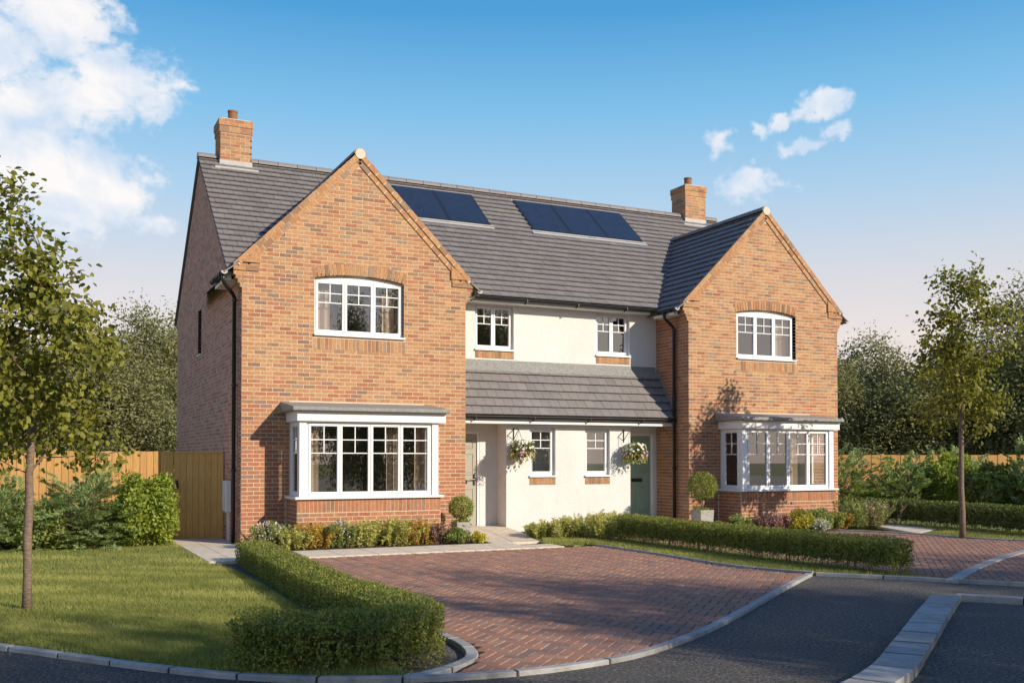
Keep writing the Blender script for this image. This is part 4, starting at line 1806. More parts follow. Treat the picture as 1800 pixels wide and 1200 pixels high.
def downpipe(x, y, ztop, zbot, gx, gy, label=None):
    m = MB()
    m.tube([(gx, gy, ztop), (gx, gy, ztop - .14), (gx + (x - gx) * .15, gy + (y - gy) * .15, ztop - .19), (gx + (x - gx) * .85, gy + (y - gy) * .85, ztop - .34), (x, y, ztop - .40), (x, y, zbot)], .036, 12)
    o = m.ob('downpipe', MAT['black'], house, smooth=True)
    z = ztop - .42
    while z > zbot + .3:
        c = MB()
        c.tube([(x, y, z), (x, y, z - .05)], .044, 12)
        c.box(x - .05, x + .05, y - .02, y + .02, z - .035, z - .015)
        c.ob('pipe_clip', MAT['black'], o)
        z -= 1.55


downpipe(-.065, .36, 4.90, .02, -.31, .10)
downpipe(XR0 - .065, .60, 4.90, .02, XR0 - .31, .62)

# meter box on the side wall
m = MB()
m.box(-.09, -.001, .93, 1.33, .56, 1.15)
mb = m.ob('meter_box', MAT['white'], house, bevel=.008)
m = MB()
m.box(-.10, -.0905, .955, 1.305, .585, 1.125)
m.ob('meter_door', MAT['white'], mb, bevel=.003)
m = MB()
m.box(-.05, -.002, 1.06, 1.12, .0, .558)
m.ob('cable_cover', MAT['white'], mb)

# ------------------------------------------------------------------ hanging baskets
def leaf_ball(rng, n, c, r, squash=1.0, shell=.55):
    d = unit(rng.normal(size=(n, 3)))
    rr = r * (shell + (1 - shell) * rng.random(n) ** .5)[:, None]
    return np.array(c) + d * rr * np.array([1, 1, squash]), d


def basket(x, y, z, bx, label, seed):
    rng = np.random.default_rng(seed)
    # bracket belongs to the house wall
    m = MB()
    wz = 2.17
    m.box(bx - .012, bx + .012, PW - .012, PW - .001, wz - .24, wz + .05)
    m.para((bx - .01, PW - .012, wz + .01), (.02, 0, 0), (0, -.26, 0), (0, 0, .014))
    m.tube([(bx, PW - .012, wz - .20), (bx, PW - .24, wz + .005)], .008, 6)
    m.ob('basket_bracket', MAT['black'], house)
    t = empty('hanging_basket', (x, y, z - .12), label, 'hanging basket', 'hanging flower baskets beside the front doors')
    hook = (bx, PW - .26, wz + .0)
    ch = MB()
    for k in range(3):
        a = 2.1 * k + .4
        ch.tube([hook, (x + .17 * math.cos(a), y + .17 * math.sin(a), z)], .0035, 4)
    ch.ob('chain', MAT['black'], t)
    b = MB()
    nseg, nr = 16, 5
    v, f = [], []
    for i in range(nr + 1):
        ph = math.pi / 2 * i / nr
        for k in range(nseg):
            th = 2 * math.pi * k / nseg
            v.append((x + .18 * math.cos(ph) * math.cos(th), y + .18 * math.cos(ph) * math.sin(th), z - .16 * math.sin(ph)))
    for i in range(nr):
        for k in range(nseg):
            f.append((i * nseg + k, i * nseg + (k + 1) % nseg, (i + 1) * nseg + (k + 1) % nseg, (i + 1) * nseg + k))
    b.solid(v, f)
    b.ob('bowl', MAT['basket'], t, smooth=True)
    P, d = leaf_ball(rng, 900, (x, y, z + .05), .23, .62)
    P[:, 2] = np.maximum(P[:, 2], z - .05)
    mobj('foliage', leaf_mesh('foliage', P, d + rng.normal(size=P.shape) * .4, d + [0, 0, .5], .055, .03, LEAF['green'], rng), t, (0, 0, 0))
    n = 260
    a = rng.random(n) * 6.28
    dr = .18 + .10 * rng.random(n)
    P = np.stack([x + np.cos(a) * dr, y + np.sin(a) * dr, z - .02 - .20 * rng.random(n) ** 1.5], 1)
    D = np.stack([np.cos(a) * .5, np.sin(a) * .5, -np.ones(n)], 1) + rng.normal(size=(n, 3)) * .3
    mobj('trailing_leaves', leaf_mesh('trailing_leaves', P, D, rng.normal(size=(n, 3)), .05, .022, LEAF['feather'], rng), t)
    for nm, mat, cnt, lo, hi in (('white_flower', 'flower_white', 85, .0, .20), ('pink_flower', 'flower_pink', 20, -.16, .03)):
        V, F, T = [], [], []
        for k in range(cnt):
            a = rng.random() * 6.28
            zz = z + lo + (hi - lo) * rng.random()
            rr = .262 * math.sqrt(max(.1, 1 - ((zz - z - .02) / .24) ** 2)) + (.04 if nm == 'pink_flower' else 0)
            if nm == 'white_flower' and rng.random() < .4:
                rr *= rng.random()
                zz = z + .17
            c = np.array([x + rr * math.cos(a), y + rr * math.sin(a), zz])
            n3 = np.array([math.cos(a), math.sin(a), .6])
            n3 /= np.linalg.norm(n3)
            s = np.cross(n3, [0, 0, 1.])
            s /= np.linalg.norm(s)
            u = np.cross(n3, s)
            b0 = len(V)
            V.append(c)
            for q in range(10):
                t_ = 6.283 * q / 10
                R_ = .036 if q % 2 == 0 else .024
                V.append(c + n3 * .012 + (s * math.cos(t_) + u * math.sin(t_)) * R_)
            for q in range(10):
                F.append((b0, b0 + 1 + q, b0 + 1 + (q + 1) % 10))
                T.append(rng.random())
        tag(mobj(nm, np_mesh(nm, V, F, T, LEAF[mat]), t), kind='stuff')


basket(5.95, .66, 1.74, 5.88, 'brown hanging basket of white flowers left of the narrow ground floor windows', 11)
basket(8.76, .66, 1.70, 8.63, 'brown hanging basket of white flowers in front of the green door', 12)

# ------------------------------------------------------------------ fence, gate
def board_mesh(w, h, t=.022):
    m = MB()
    m.box(-w / 2, w / 2, -t / 2, t / 2, 0, h, 0)
    return m.mesh('board', MAT['wood'])


def fence(p0, p1, h, bw, label, back_rail=True):
    p0, p1 = Vector((*p0, 0)), Vector((*p1, 0))
    d = p1 - p0
    L = d.length
    d.normalize()
    ang = math.atan2(d.y, d.x)
    root = empty('fence', p0, label, 'fence')
    n = round(L / bw)
    me = board_mesh(bw - .007, h)
    nrm = Vector((-d.y, d.x, 0))
    for k in range(n):
        p = p0 + d * (L * (k + .5) / n) + nrm * (.006 if k % 2 else -.006)
        o = bpy.data.objects.new('board', me)
        link(o, root, (p.x, p.y, rnd.uniform(-.012, .006)), ang)
    for z in (.3, h * .5, h - .25):
        m = MB()
        m.para(p0 + nrm * .03 + Vector((0, 0, z)), d * L, nrm * .05, (0, 0, .08))
        m.ob('rail', MAT['wood'], root)
    for k in range(int(L / 1.83) + 1):
        q = p0 + d * min(L - .05, k * 1.83)
        m = MB()
        m.para(q + nrm * .085, d * .09, nrm * .09, (0, 0, h + .03))
        m.ob('post', MAT['wood'], root)
    return root


fence((-8.5, 2.12), (-1.13, 2.12), 1.705, .125, 'timber closeboard fence left of the side gate behind the conifers')
gx0, gx1, gy0, gy1 = -.885, -.02, 2.0, 1.62
gate = empty('garden_gate', (-.45, 1.8, 0), 'closed timber garden gate between the fence and the brick side wall', 'gate')
# return boards and post left of the gate
for k in range(2):
    m = MB()
    a = Vector((-1.13 + k * .115, 2.11 - k * .04, 0))
    m.para(a, (.112, -.04, 0), (.008, .02, 0), (0, 0, 1.70), rnd.random())
    m.ob('post_board', MAT['wood_shade_lift'], gate)
gd = Vector((gx1 - gx0, gy1 - gy0, 0))
gl = gd.length
gd.normalize()
gn = Vector((gd.y, -gd.x, 0))
nb = 8
for k in range(nb):
    m = MB()
    w0 = gl / nb
    a = Vector((gx0, gy0, .03)) + gd * (k * w0 + .003) + gn * (.004 if k % 2 else 0)
    m.para(a, gd * (w0 - .006), gn * .022, (0, 0, 1.64), rnd.random())
    m.ob('board', MAT['wood_shade_lift'], gate)
m = MB()
m.para(Vector((gx0, gy0, 1.672)) - gn * .03, gd * gl, gn * .075, (0, 0, .03))
m.ob('cap_rail', MAT['wood_shade_lift'], gate)
m = MB()
q = Vector((gx0, gy0, .98)) + gd * .035 + gn * .027
m.para(q, gd * .05, gn * .008, (0, 0, .17))
m.tube([q + gd * .025 + gn * .008 + Vector((0, 0, .09)), q + gd * .025 + gn * .05 + Vector((0, 0, .09)), q + gd * .025 + gn * .05 + Vector((0, 0, .02))], .011, 8)
m.ob('latch', MAT['chrome'], gate)

fence((18.6, 5.38), (27.5, 1.1), 1.69, .15, 'timber fence beyond the right hand shrubs')

# ------------------------------------------------------------------ trees
def tree_obj(name, base, trunk, targets, trunk_r, leaf_n, leaf_L, leaf_W, leaf_mat_, bark, rng, spread, label, cat='tree', group=None, shape='diamond', tip=.006, rot=0):
    """trunk: list of local points; targets: local crown points that limbs grow to"""
    root = empty(name, base, label, cat, group)
    nodes = [Vector(p) for p in trunk]
    par = [-1] + list(range(len(trunk) - 1))
    ntr = len(nodes)
    order = sorted(range(len(targets)), key=lambda i: (Vector(targets[i]) - nodes[-1]).length)
    arr = [np.array(p) for p in nodes]
    tn = []
    for i in order:
        t = np.array(targets[i])
        A = np.array(arr)
        d = np.linalg.norm(A - t, axis=1)
        d = d + np.where((np.arange(len(A)) < ntr) & (A[:, 2] < 1.25), 100, 0) + np.where(A[:, 2] > t[2] + .1, .6, 0)
        j = int(np.argmin(d))
        mid = (A[j] * .5 + t * .5) + rng.normal(size=3) * d[j] * .05
        arr.append(mid)
        par.append(j)
        arr.append(t)
        par.append(len(arr) - 2)
        tn.append(len(arr) - 1)
    cnt = [0] * len(arr)
    for k in tn:
        j = k
        while j >= 0:
            cnt[j] += 1
            j = par[j]
    tot = cnt[0]
    rad = [max(tip, trunk_r * (c / tot) ** .62) for c in cnt]
    m = MB()
    for k in range(len(arr)):
        if par[k] >= 0 and k >= ntr:
            m.tube([arr[par[k]], arr[k]], [min(rad[par[k]], rad[k] * 1.35), rad[k]], 5, cap=False)
    m.tube([arr[k] for k in range(ntr)], [max(rad[k] * .9, trunk_r * (1.2 if k == 0 else 1.0) * (1 - .9 * max(0, arr[k][2] - 1.3) / 3.2 - .1 * k / ntr)) if k < ntr - 1 else rad[k] for k in range(ntr)], 12)
    m.ob('trunk', bark, root, base, smooth=True)
    tp = np.array([arr[k] for k in tn])
    idx = rng.integers(0, len(tp), leaf_n)
    P = tp[idx] + rng.normal(size=(leaf_n, 3)) * spread
    C = tp.mean(0)
    out = unit(P - C)
    D = out * .5 + rng.normal(size=(leaf_n, 3)) * .7 + np.array([0, 0, -.35])
    Nn = rng.normal(size=(leaf_n, 3)) * .55 + out * .75 + np.array([.1, -.15, .45])
    me = leaf_mesh('crown', P, D, Nn, leaf_L, leaf_W, leaf_mat_, rng, shape=shape)
    mobj('crown', me, root, base)
    return root


def crown_targets(rng, n, fn):
    r = []
    while len(r) < n:
        p = rng.uniform(-1, 1, 3)
        q = fn(p)
        if q is not None:
            r.append(q)
    return r


rng = np.random.default_rng(21)


def ell(cx, cy, cz, rx, ry, rz, power=1.0, taper=0.0, lobes=0.25, seed=0):
    ph = np.random.default_rng(seed).random(6) * 6.28

    def fn(p):
        r = np.linalg.norm(p)
        if r > 1 or r < .15:
            return None
        th = math.atan2(p[1], p[0])
        k = 1 + lobes * math.sin(3 * th + ph[0] + 2.5 * p[2]) * .5 + lobes * math.sin(5 * p[2] + ph[1] + th) * .5
        k *= 1 - taper * p[2]
        return np.array([cx + p[0] * rx * k, cy + p[1] * ry * k, cz + p[2] * rz * (1 + lobes * .4 * math.sin(2 * th + ph[2]))])
    return fn


# left foreground tree
T = crown_targets(rng, 175, ell(-.12, 0, 2.88, .96, .96, 1.38, taper=.12, lobes=.5, seed=4))
T += crown_targets(rng, 14, ell(.1, -.05, 1.75, .75, .6, .35, seed=6))
tree_obj('young_tree', (-3.451, -6.906, 0), [(0, 0, -.05), (.005, .0, .35), (.0, .01, .75), (.015, 0, 1.15), (.01, .0, 1.40), (.04, .02, 1.9), (.0, .03, 2.4)], T, .043, 7600, .066, .056,
         LEAF['young'], MAT['bark'], rng, .088, 'young broad leaved tree on the front lawn with a slim pinkish trunk', shape='lobed')
# right tree
T = crown_targets(rng, 115, ell(.05, 0, 3.78, .84, .84, 1.86, taper=.18, lobes=.4, seed=9))
tree_obj('young_tree', (13.2, -4.30, 0), [(0, 0, -.05), (.01, .0, .5), (-.01, .01, 1.0), (-.015, 0, 1.4), (-.01, 0, 1.78), (.01, 0, 2.4), (.03, 0, 3.1), (.03, 0, 3.8)], T, .054, 4500, .085, .066,
         LEAF['young'], MAT['bark'], rng, .115, 'young slim tree with a yellow green crown beside the right driveway', shape='lobed')

# woodland beyond the fences: three crowns, copied
def wood_proto(seed, h, r, name):
    rg = np.random.default_rng(seed)
    T = crown_targets(rg, 210, ell(0, 0, h * .60, r, r, h * .40, taper=.30, lobes=.45, seed=seed))
    T += crown_targets(rg, 90, ell(0, 0, h * .25, r * 1.05, r * 1.05, h * .24, lobes=.3, seed=seed + 1))
    return T, rg


WOODS = []
for seed, h, r in ((31, 8.6, 2.3), (37, 7.2, 2.7), (43, 9.4, 2.1)):
    T, rg = wood_proto(seed, h, r, '')
    o = tree_obj('woodland_tree', (0, 60, 0), [(0, 0, -.1), (.05, .02, 1.0), (-.05, .04, 2.0), (.04, 0, 3.0), (0, 0, 4.0)], T, .13, 32000, .15, .085,
                 LEAF['wood'], MAT['bark_pale'], rg, .36, 'x', tip=.012)
    WOODS.append((o, [c for c in o.children]))
used = [False, False, False]


def place_wood(k, x, y, s, rz, label, group):
    o, ch = WOODS[k]
    if not used[k]:
        used[k] = True
        c = o
    else:
        c = o.copy()
        COL.objects.link(c)
        for q in ch:
            d = q.copy()
            COL.objects.link(d)
            d.parent = c
    c.location = (x, y, -.05)
    c.rotation_euler.z = rz
    c.scale = (s[0], s[0], s[1])
    c['label'] = label
    c['category'] = 'tree'
    c['group'] = group


gl_, gr_ = 'woodland trees behind the left fence', 'woodland trees behind the right fence'
for i, (k, x, y, sx, sz, lab) in enumerate([
        (1, -8.4, 17.0, 1.1, .82, 'bushy woodland tree at the left edge of the picture behind the fence'),
        (0, -5.4, 19.5, 1.0, .80, 'woodland tree behind the left end of the fence and the lawn tree'),
        (1, -2.7, 20.5, 1.1, .80, 'wide dark woodland tree seen behind the crown of the lawn tree'),
        (2, -1.35, 26.5, .9, .74, 'tall loose woodland tree between the lawn tree and the house wall'),
        (0, .95, 26.0, .95, .90, 'slender woodland tree closest to the left of the house wall'),
        (1, -.6, 19.6, .85, .72, 'low woodland tree above the fence boards near the gate'),
        (2, 2.9, 28.0, 1.0, .86, 'tall pale woodland tree half hidden by the brick side wall')]):
    place_wood(k, x, y, (sx, sz), i * 1.3, lab, gl_)
for i, (k, x, y, sx, sz, lab) in enumerate([
        (2, 26.4, 16.0, 1.0, .70, 'woodland tree rising just right of the right gable'),
        (1, 25.6, 11.9, .95, .72, 'low round woodland tree behind the fence right of the house'),
        (0, 29.2, 13.8, 1.0, .78, 'pointed woodland tree between the right gable and the slim tree'),
        (1, 28.6, 9.6, 1.0, .76, 'dark woodland tree behind the trunk of the slim tree'),
        (0, 33.0, 12.2, 1.0, .84, 'woodland tree behind the crown of the slim young tree'),
        (2, 30.6, 6.6, 1.0, .90, 'tall pale woodland tree at the right edge of the picture'),
        (1, 32.6, 5.0, 1.1, .86, 'broad woodland tree cut by the right edge of the picture'),
        (0, 35.5, 9.0, 1.1, 1.0, 'woodland tree at the back of the right hand group')]):
    place_wood(k, x, y, (sx, sz), 2 + i * 1.7, lab, gr_)
# trees on the near side of the road: they throw the dappled shade and show in the panes
for i, (k, x, y, sx, sz) in enumerate([(0, 2.6, -24.6, .80, 1.10), (2, 6.6, -27.0, .85, 1.10), (1, 9.2, -23.4, .62, 1.12), (2, 13.0, -26.0, .9, 1.14), (0, 16.6, -24.6, .8, 1.12), (2, 20.4, -26.5, .9, 1.14), (1, -2.8, -30, 1.0, 1.3)]):
    place_wood(k, x, y, (sx, sz), .7 + i * 2.1, 'leafy street tree standing across the road in front of the houses', 'street trees across the road')


# ------------------------------------------------------------------ hedges
def hedge(path, width, height, dens, leaf, mat, label, seed, name='hedge', leaf_aspect=.6, bump=.035, base=0.02, hfun=None, gapamp=.075, thinning=True):
    rg = np.random.default_rng(seed)
    pts = resample(smooth_line(path, 2), .12)
    root = empty(name, pts[0], label, 'hedge')
    A = np.array([[p.x, p.y] for p in pts])
    seg = np.linalg.norm(np.diff(A, axis=0), axis=1)
    cum = np.concatenate([[0], np.cumsum(seg)])
    tot = cum[-1]
    per = width + 2 * height
    n = int(dens * (tot * per + 2 * width * height))
    s = rg.random(n) * tot
    # some on the end faces
    ends = rg.random(n) < (2 * width * height) / (tot * per)
    q = rg.random(n) * per
    side = np.where(q < height, -1, np.where(q > height + width, 1, 0))
    off = np.where(side == 0, q - height - width / 2, side * width / 2)
    z = np.where(side == -1, q, np.where(side == 1, per - q, height))
    off = np.where(ends, (rg.random(n) - .5) * width, off)
    z = np.where(ends, rg.random(n) * height, z)
    s = np.where(ends, np.where(rg.random(n) < .5, 0, tot), s)
    # rounded shoulders and depth jitter
    dep = rg.random(n) ** 2.6 * .14
    k = 1 - dep / (width * .5)
    ph = rg.random(8) * 6.28
    wob = bump * (np.sin(s * 5.1 + ph[0]) + np.sin(s * 9.3 + z * 8 + ph[1]) * .7 + np.sin(off * 11 + s * 3.7 + ph[2]) * .6)
    cl = np.abs(((s + .05 * np.sin(s * 3.1)) / .34 + ph[3]) % 1 - .5) * 2
    gap = np.clip((cl - .62) / .38, 0, 1) ** 2 * gapamp
    wob = wob - gap
    off2 = off * k + np.where(side != 0, side * wob, 0)
    z2 = np.where(side == 0, z - dep * .8 + wob * .6 - .05 * (np.abs(off) / (width / 2)) ** 4, z - .03 * (z / height) ** 6)
    spr = (rg.random(n) < .03) & (side == 0)
    z2 = z2 + np.where(spr, rg.random(n) * .05, 0)
    z2 = base + np.clip(z2, 0, None)
    i = np.clip(np.searchsorted(cum, s) - 1, 0, len(seg) - 1)
    t = (s - cum[i]) / seg[i]
    base_xy = A[i] + (A[i + 1] - A[i]) * t[:, None]
    d = (A[i + 1] - A[i]) / seg[i][:, None]
    nr = np.stack([-d[:, 1], d[:, 0]], 1)
    xy = base_xy + nr * off2[:, None] + d * np.where(ends, np.where(s < tot / 2, 1, -1) * dep, 0)[:, None]
    if hfun is not None:
        z2 = z2 * hfun(s / tot)
    thin = (z2 - base > .09) | (rg.random(n) < (.35 if thinning else 1)) | (side == 0)
    P = np.column_stack([xy, z2])
    out = np.column_stack([nr * np.where(side == 0, 0, side)[:, None] + d * np.where(ends, np.where(s < tot / 2, -1, 1), 0)[:, None], np.where(side == 0, 1.0, .25)])
    D = out * .22 + rg.normal(size=(n, 3)) * .7 + [0, 0, .3]
    Nn = out + rg.normal(size=(n, 3)) * .5 + [0, 0, .3]
    mobj('foliage', leaf_mesh('foliage', P[thin], D[thin], Nn[thin], leaf, leaf * leaf_aspect, mat, rg), root)
    # woody interior: many short stems
    m = MB()
    ns = int(tot * 22)
    for k in range(ns):
        ss = rg.random() * tot
        j = min(len(seg) - 1, int(np.searchsorted(cum, ss)) - 1 if ss > 0 else 0)
        j = max(0, j)
        tt = (ss - cum[j]) / seg[j]
        c = A[j] + (A[j + 1] - A[j]) * tt
        dd = (A[j + 1] - A[j]) / seg[j]
        nn = np.array([-dd[1], dd[0]])
        o0 = (rg.random() - .5) * width * .6
        o1 = o0 + (rg.random() - .5) * width * .5
        p0 = c + nn * o0
        p1 = c + nn * o1 + dd * (rg.random() - .5) * .15
        hh = height * (.8 if hfun is None else .8 * hfun(ss / tot))
        m.tube([(p0[0], p0[1], 0), (p1[0], p1[1], hh)], [.006, .003], 3, cap=False)
    m.ob('stems', MAT['bark'], root, kind='stuff')
    # dense dark inner growth
    n2 = n // 2
    s = rg.random(n2) * tot
    i = np.clip(np.searchsorted(cum, s) - 1, 0, len(seg) - 1)
    t = (s - cum[i]) / seg[i]
    bx = A[i] + (A[i + 1] - A[i]) * t[:, None]
    d = (A[i + 1] - A[i]) / seg[i][:, None]
    nr = np.stack([-d[:, 1], d[:, 0]], 1)
    xy = bx + nr * ((rg.random(n2) - .5) * width * .75)[:, None]
    zz = base + .11 + rg.random(n2) * (height - .18)
    if hfun is not None:
        zz = zz * hfun(s / tot)
    P = np.column_stack([xy, zz])
    mobj('inner_foliage', leaf_mesh('inner_foliage', P, rg.normal(size=(n2, 3)), rg.normal(size=(n2, 3)), leaf * 1.6, leaf * 1.1, mat, rg), root)
    return root


hedge([(-.36, -2.85), (-.42, -4.6), (-.52, -6.6), (-.56, -8.4), (-.56, -9.6), (-.58, -10.45), (-.74, -11.02), (-1.20, -11.14), (-1.62, -10.99), (-1.98, -10.66)],
      .50, .37, 5600, .025, LEAF['hedge'], 'curved clipped box hedge between the lawn and the driveway', 51, 'box_hedge', bump=.008, base=-.05, gapamp=.03, thinning=False, hfun=lambda q: 1 + .30 * np.clip((q - .55) / .3, 0, 1))
hedge([(6.95, -1.75), (6.90, -4.2), (6.94, -6.6), (7.06, -7.9), (7.16, -8.45)], .52, .46, 3600, .030, LEAF['hedge'], 'long straight clipped hedge right of the driveway', 52, 'box_hedge', bump=.014)
hedge([(14.6, 1.2), (15.5, -.1), (15.35, -2.5), (15.0, -4.4), (14.9, -6.5)], .6, .56, 1200, .045, LEAF['hedge_dark'], 'dark clipped hedge behind the right driveway below the shrubs', 53, 'box_hedge', bump=.015)

# ------------------------------------------------------------------ shrubs and bedding plants
def shrub(name, x, y, w, h, mat, label, seed, n=900, L=.05, Wd=.03, style='round', flower=None, fl_n=0, z0=.0, cat='shrub', group=None, depth=None):
    rg = np.random.default_rng(seed)
    t = empty(name, (x, y, z0), label, cat, group)
    dy = depth or w
    if style == 'round':
        d = unit(rg.normal(size=(n, 3)))
        d[:, 2] = np.abs(d[:, 2]) * rg.choice([1, 1, -.55], n)
        rr = (.45 + .55 * rg.random(n) ** .4)
        lob = 1 + .16 * np.sin(d[:, 0] * 7 + seed) + .13 * np.sin(d[:, 1] * 9 + d[:, 2] * 6)
        P = d * (rr * lob)[:, None] * np.array([w / 2, dy / 2, h * .62])
        P[:, 2] = np.clip(P[:, 2] + h * .38, .01, None)
        D = d * .3 + rg.normal(size=(n, 3)) * .6 + [0, 0, .2]
        Nn = d + rg.normal(size=(n, 3)) * .5
    elif style == 'upright':            # many stems rising from the ground
        ns = max(12, n // 60)
        sx, sy = (rg.random(ns) - .5) * w * .75, (rg.random(ns) - .5) * dy * .75
        lx, ly = sx * .5 + rg.normal(size=ns) * w * .13, sy * .5 + rg.normal(size=ns) * dy * .13
        hh = h * (.7 + .4 * rg.random(ns)) * (1 - .35 * ((sx / (w / 2)) ** 2))
        k = rg.integers(0, ns, n)
        u = rg.random(n) ** .8
        P = np.stack([sx[k] + lx[k] * u, sy[k] + ly[k] * u, hh[k] * u], 1)
        a = rg.random(n) * 6.28
        D = np.stack([np.cos(a), np.sin(a), .6 + 0 * a], 1) + rg.normal(size=(n, 3)) * .25
        Nn = np.stack([np.cos(a) * .4, np.sin(a) * .4 - .5, .7 + 0 * a], 1) + rg.normal(size=(n, 3)) * .4
        P = P + rg.normal(size=P.shape) * .012
        m = MB()
        for q in range(ns):
            m.tube([(sx[q], sy[q], 0), (sx[q] + lx[q], sy[q] + ly[q], hh[q])], [.005, .002], 3, cap=False)
        m.ob('stems', MAT['bark'], t, (x, y, z0), kind='stuff')
    else:                               # conifer: flat sprays on radiating branches
        nb_ = 260
        dd = unit(rg.normal(size=(nb_, 3)))
        dd[:, 2] = np.abs(dd[:, 2]) * .95 + .02
        lob = 1 + .14 * np.sin(dd[:, 0] * 6 + seed) + .16 * np.sin(dd[:, 1] * 8 + dd[:, 2] * 5 + seed * 2) + .10 * rg.normal(size=nb_)
        C = dd * (.60 + .40 * rg.random(nb_) ** .5)[:, None] * lob[:, None] * np.array([w / 2, dy / 2, h])
        C[:, 2] = np.maximum(C[:, 2], .03)
        hz = np.stack([dd[:, 0], dd[:, 1], .25 + .5 * dd[:, 2]], 1)
        hz = unit(hz + rg.normal(size=hz.shape) * .25)
        sd_ = unit(np.cross(hz, np.array([0, 0, 1.0]) + rg.normal(size=hz.shape) * .15))
        k = rg.integers(0, nb_, n)
        u = rg.random(n)
        sw = .24 * min(1, w / 1.6)
        v = (rg.random(n) - .5) * 2 * (1 - .75 * u)
        P = C[k] + hz[k] * ((u - .6) * sw * 1.5)[:, None] + sd_[k] * (v * sw * .5)[:, None]
        P[:, 2] -= .06 * u ** 2
        P += rg.normal(size=P.shape) * .010
        P[:, 2] = np.clip(P[:, 2], .015, None)
        D = hz[k] + sd_[k] * np.sign(v)[:, None] * .7 + rg.normal(size=(n, 3)) * .2 + [0, 0, -.12]
        Nn = np.cross(sd_[k], hz[k])
        Nn = Nn * np.sign(Nn[:, 2:3]) + dd[k] * .7 + rg.normal(size=(n, 3)) * .3
        m = MB()
        for q in range(0, nb_, 2):
            e = C[q] * .92
            m.tube([(0, 0, e[2] * .45), (e[0] * .55, e[1] * .55, e[2] * .75), tuple(e)], [.012, .007, .003], 4, cap=False)
        m.tube([(0, 0, 0), (0, 0, h * .9)], [.03, .01], 6)
        m.ob('branches', MAT['bark'], t, (x, y, z0), kind='stuff')
    mobj('foliage', leaf_mesh('foliage', P, D, Nn, L, Wd, LEAF[mat], rg), t, (x, y, z0))
    if flower:
        d = unit(rg.normal(size=(fl_n, 3)))
        d[:, 2] = np.abs(d[:, 2])
        P = d * np.array([w / 2, dy / 2, h * .62]) * (.9 + .2 * rg.random(fl_n))[:, None]
        P[:, 2] += h * .40
        tag(mobj('flowers', leaf_mesh('flowers', P, rg.normal(size=(fl_n, 3)) + d, d, .035, .03, LEAF[flower], rg), t, (x, y, z0)), kind='stuff')
    return t


# left lawn edge shrubs
gls = 'shrubs in front of the left fence'
shrub('evergreen_shrub', -1.55, .62, 1.22, 1.24, 'lime', 'dense bright lime green shrub beside the side gate', 61, 9000, .075, .045, 'round', depth=1.1)
shrub('conifer', -2.52, .75, 1.60, 1.40, 'conifer', 'blue green feathery conifer between the lime shrub and the lawn tree', 62, 26000, .07, .022, 'conifer')
shrub('conifer', -3.85, 1.0, 1.6, 1.12, 'conifer', 'blue green conifer behind the trunk of the lawn tree', 63, 24000, .07, .022, 'conifer')
shrub('evergreen_shrub', -3.35, .55, 1.0, .85, 'green', 'low mid green shrub at the foot of the conifers', 66, 3500, .06, .035, 'round')
shrub('conifer', -5.05, .9, 1.8, 1.30, 'conifer', 'dark conifer at the left edge of the lawn', 64, 22000, .07, .022, 'conifer')

# bed under the left bay
gb1 = 'bedding plants under the left bay window'
ya = -1.16
spec = [('flowering_plant', .30, -.95, .62, .44, 'green', 'pale lilac flowering plant at the left end of the bay bed', 'upright', 'flower_lilac', 190),
        ('bedding_plant', .98, ya, .62, .40, 'rust', 'rust and gold bedding plant nearest the curved hedge', 'upright', None, 0),
        ('bedding_plant', .62, -1.2, .45, .34, 'feather', 'small yellow green plant between the lilac flowers and the rust plant', 'upright', None, 0),
        ('flowering_plant', 1.52, -1.12, .46, .42, 'green', 'pale pink flowering plant between the rust and the yellow green plants', 'upright', 'flower_lilac', 150),
        ('bedding_plant', 1.98, ya, .60, .44, 'feather', 'yellow green feathery plant left of the bay centre', 'upright', None, 0),
        ('bedding_plant', 2.48, ya, .60, .45, 'feather', 'yellow green feathery plant right of the bay centre', 'upright', None, 0),
        ('bedding_plant', 2.98, ya, .58, .42, 'rust', 'rust and gold bedding plant below the right end of the bay', 'upright', None, 0),
        ('bedding_plant', 3.38, -1.12, .36, .36, 'plum', 'dull plum leaved plant beside the rust plant', 'upright', None, 0),
        ('bedding_plant', 3.66, -1.22, .46, .26, 'green', 'fresh green plant at the right end of the bay bed', 'round', None, 0),
        ('bedding_plant', 4.06, -1.34, .24, .18, 'yellow', 'small yellow plant at the corner of the bed beside the path', 'round', None, 0)]
for i, (nm, x, y, w_, h_, mt, lab, st, fl, fn_) in enumerate(spec):
    shrub(nm, x, y, w_, h_, mt, lab, 100 + i, 2800 if w_ > .4 else 1300, .05, .024, st, fl, fn_, .01, 'plant', gb1, depth=min(.62, w_ + .1))

# feathery planting left of the long hedge
gb2 = 'feathery plants before the rendered wall'
for i, (x, y, w_, h_, lab) in enumerate([(5.72, -.62, .55, .26, 'low feathery yellow green plant beside the front path'), (6.10, -.95, .70, .38, 'feathery yellow green plant second from the front path'),
                                         (6.55, -1.10, .75, .46, 'tall feathery yellow green plant before the rendered wall'), (6.62, -1.62, .62, .42, 'feathery yellow green plant touching the end of the long hedge'),
                                         (7.3, -.9, .8, .46, 'feathery yellow green plant behind the end of the long hedge')]):
    shrub('feathery_plant', x, y, w_, h_, 'feather', lab, 130 + i, 3200, .06, .018, 'upright', None, 0, .01, 'plant', gb2)

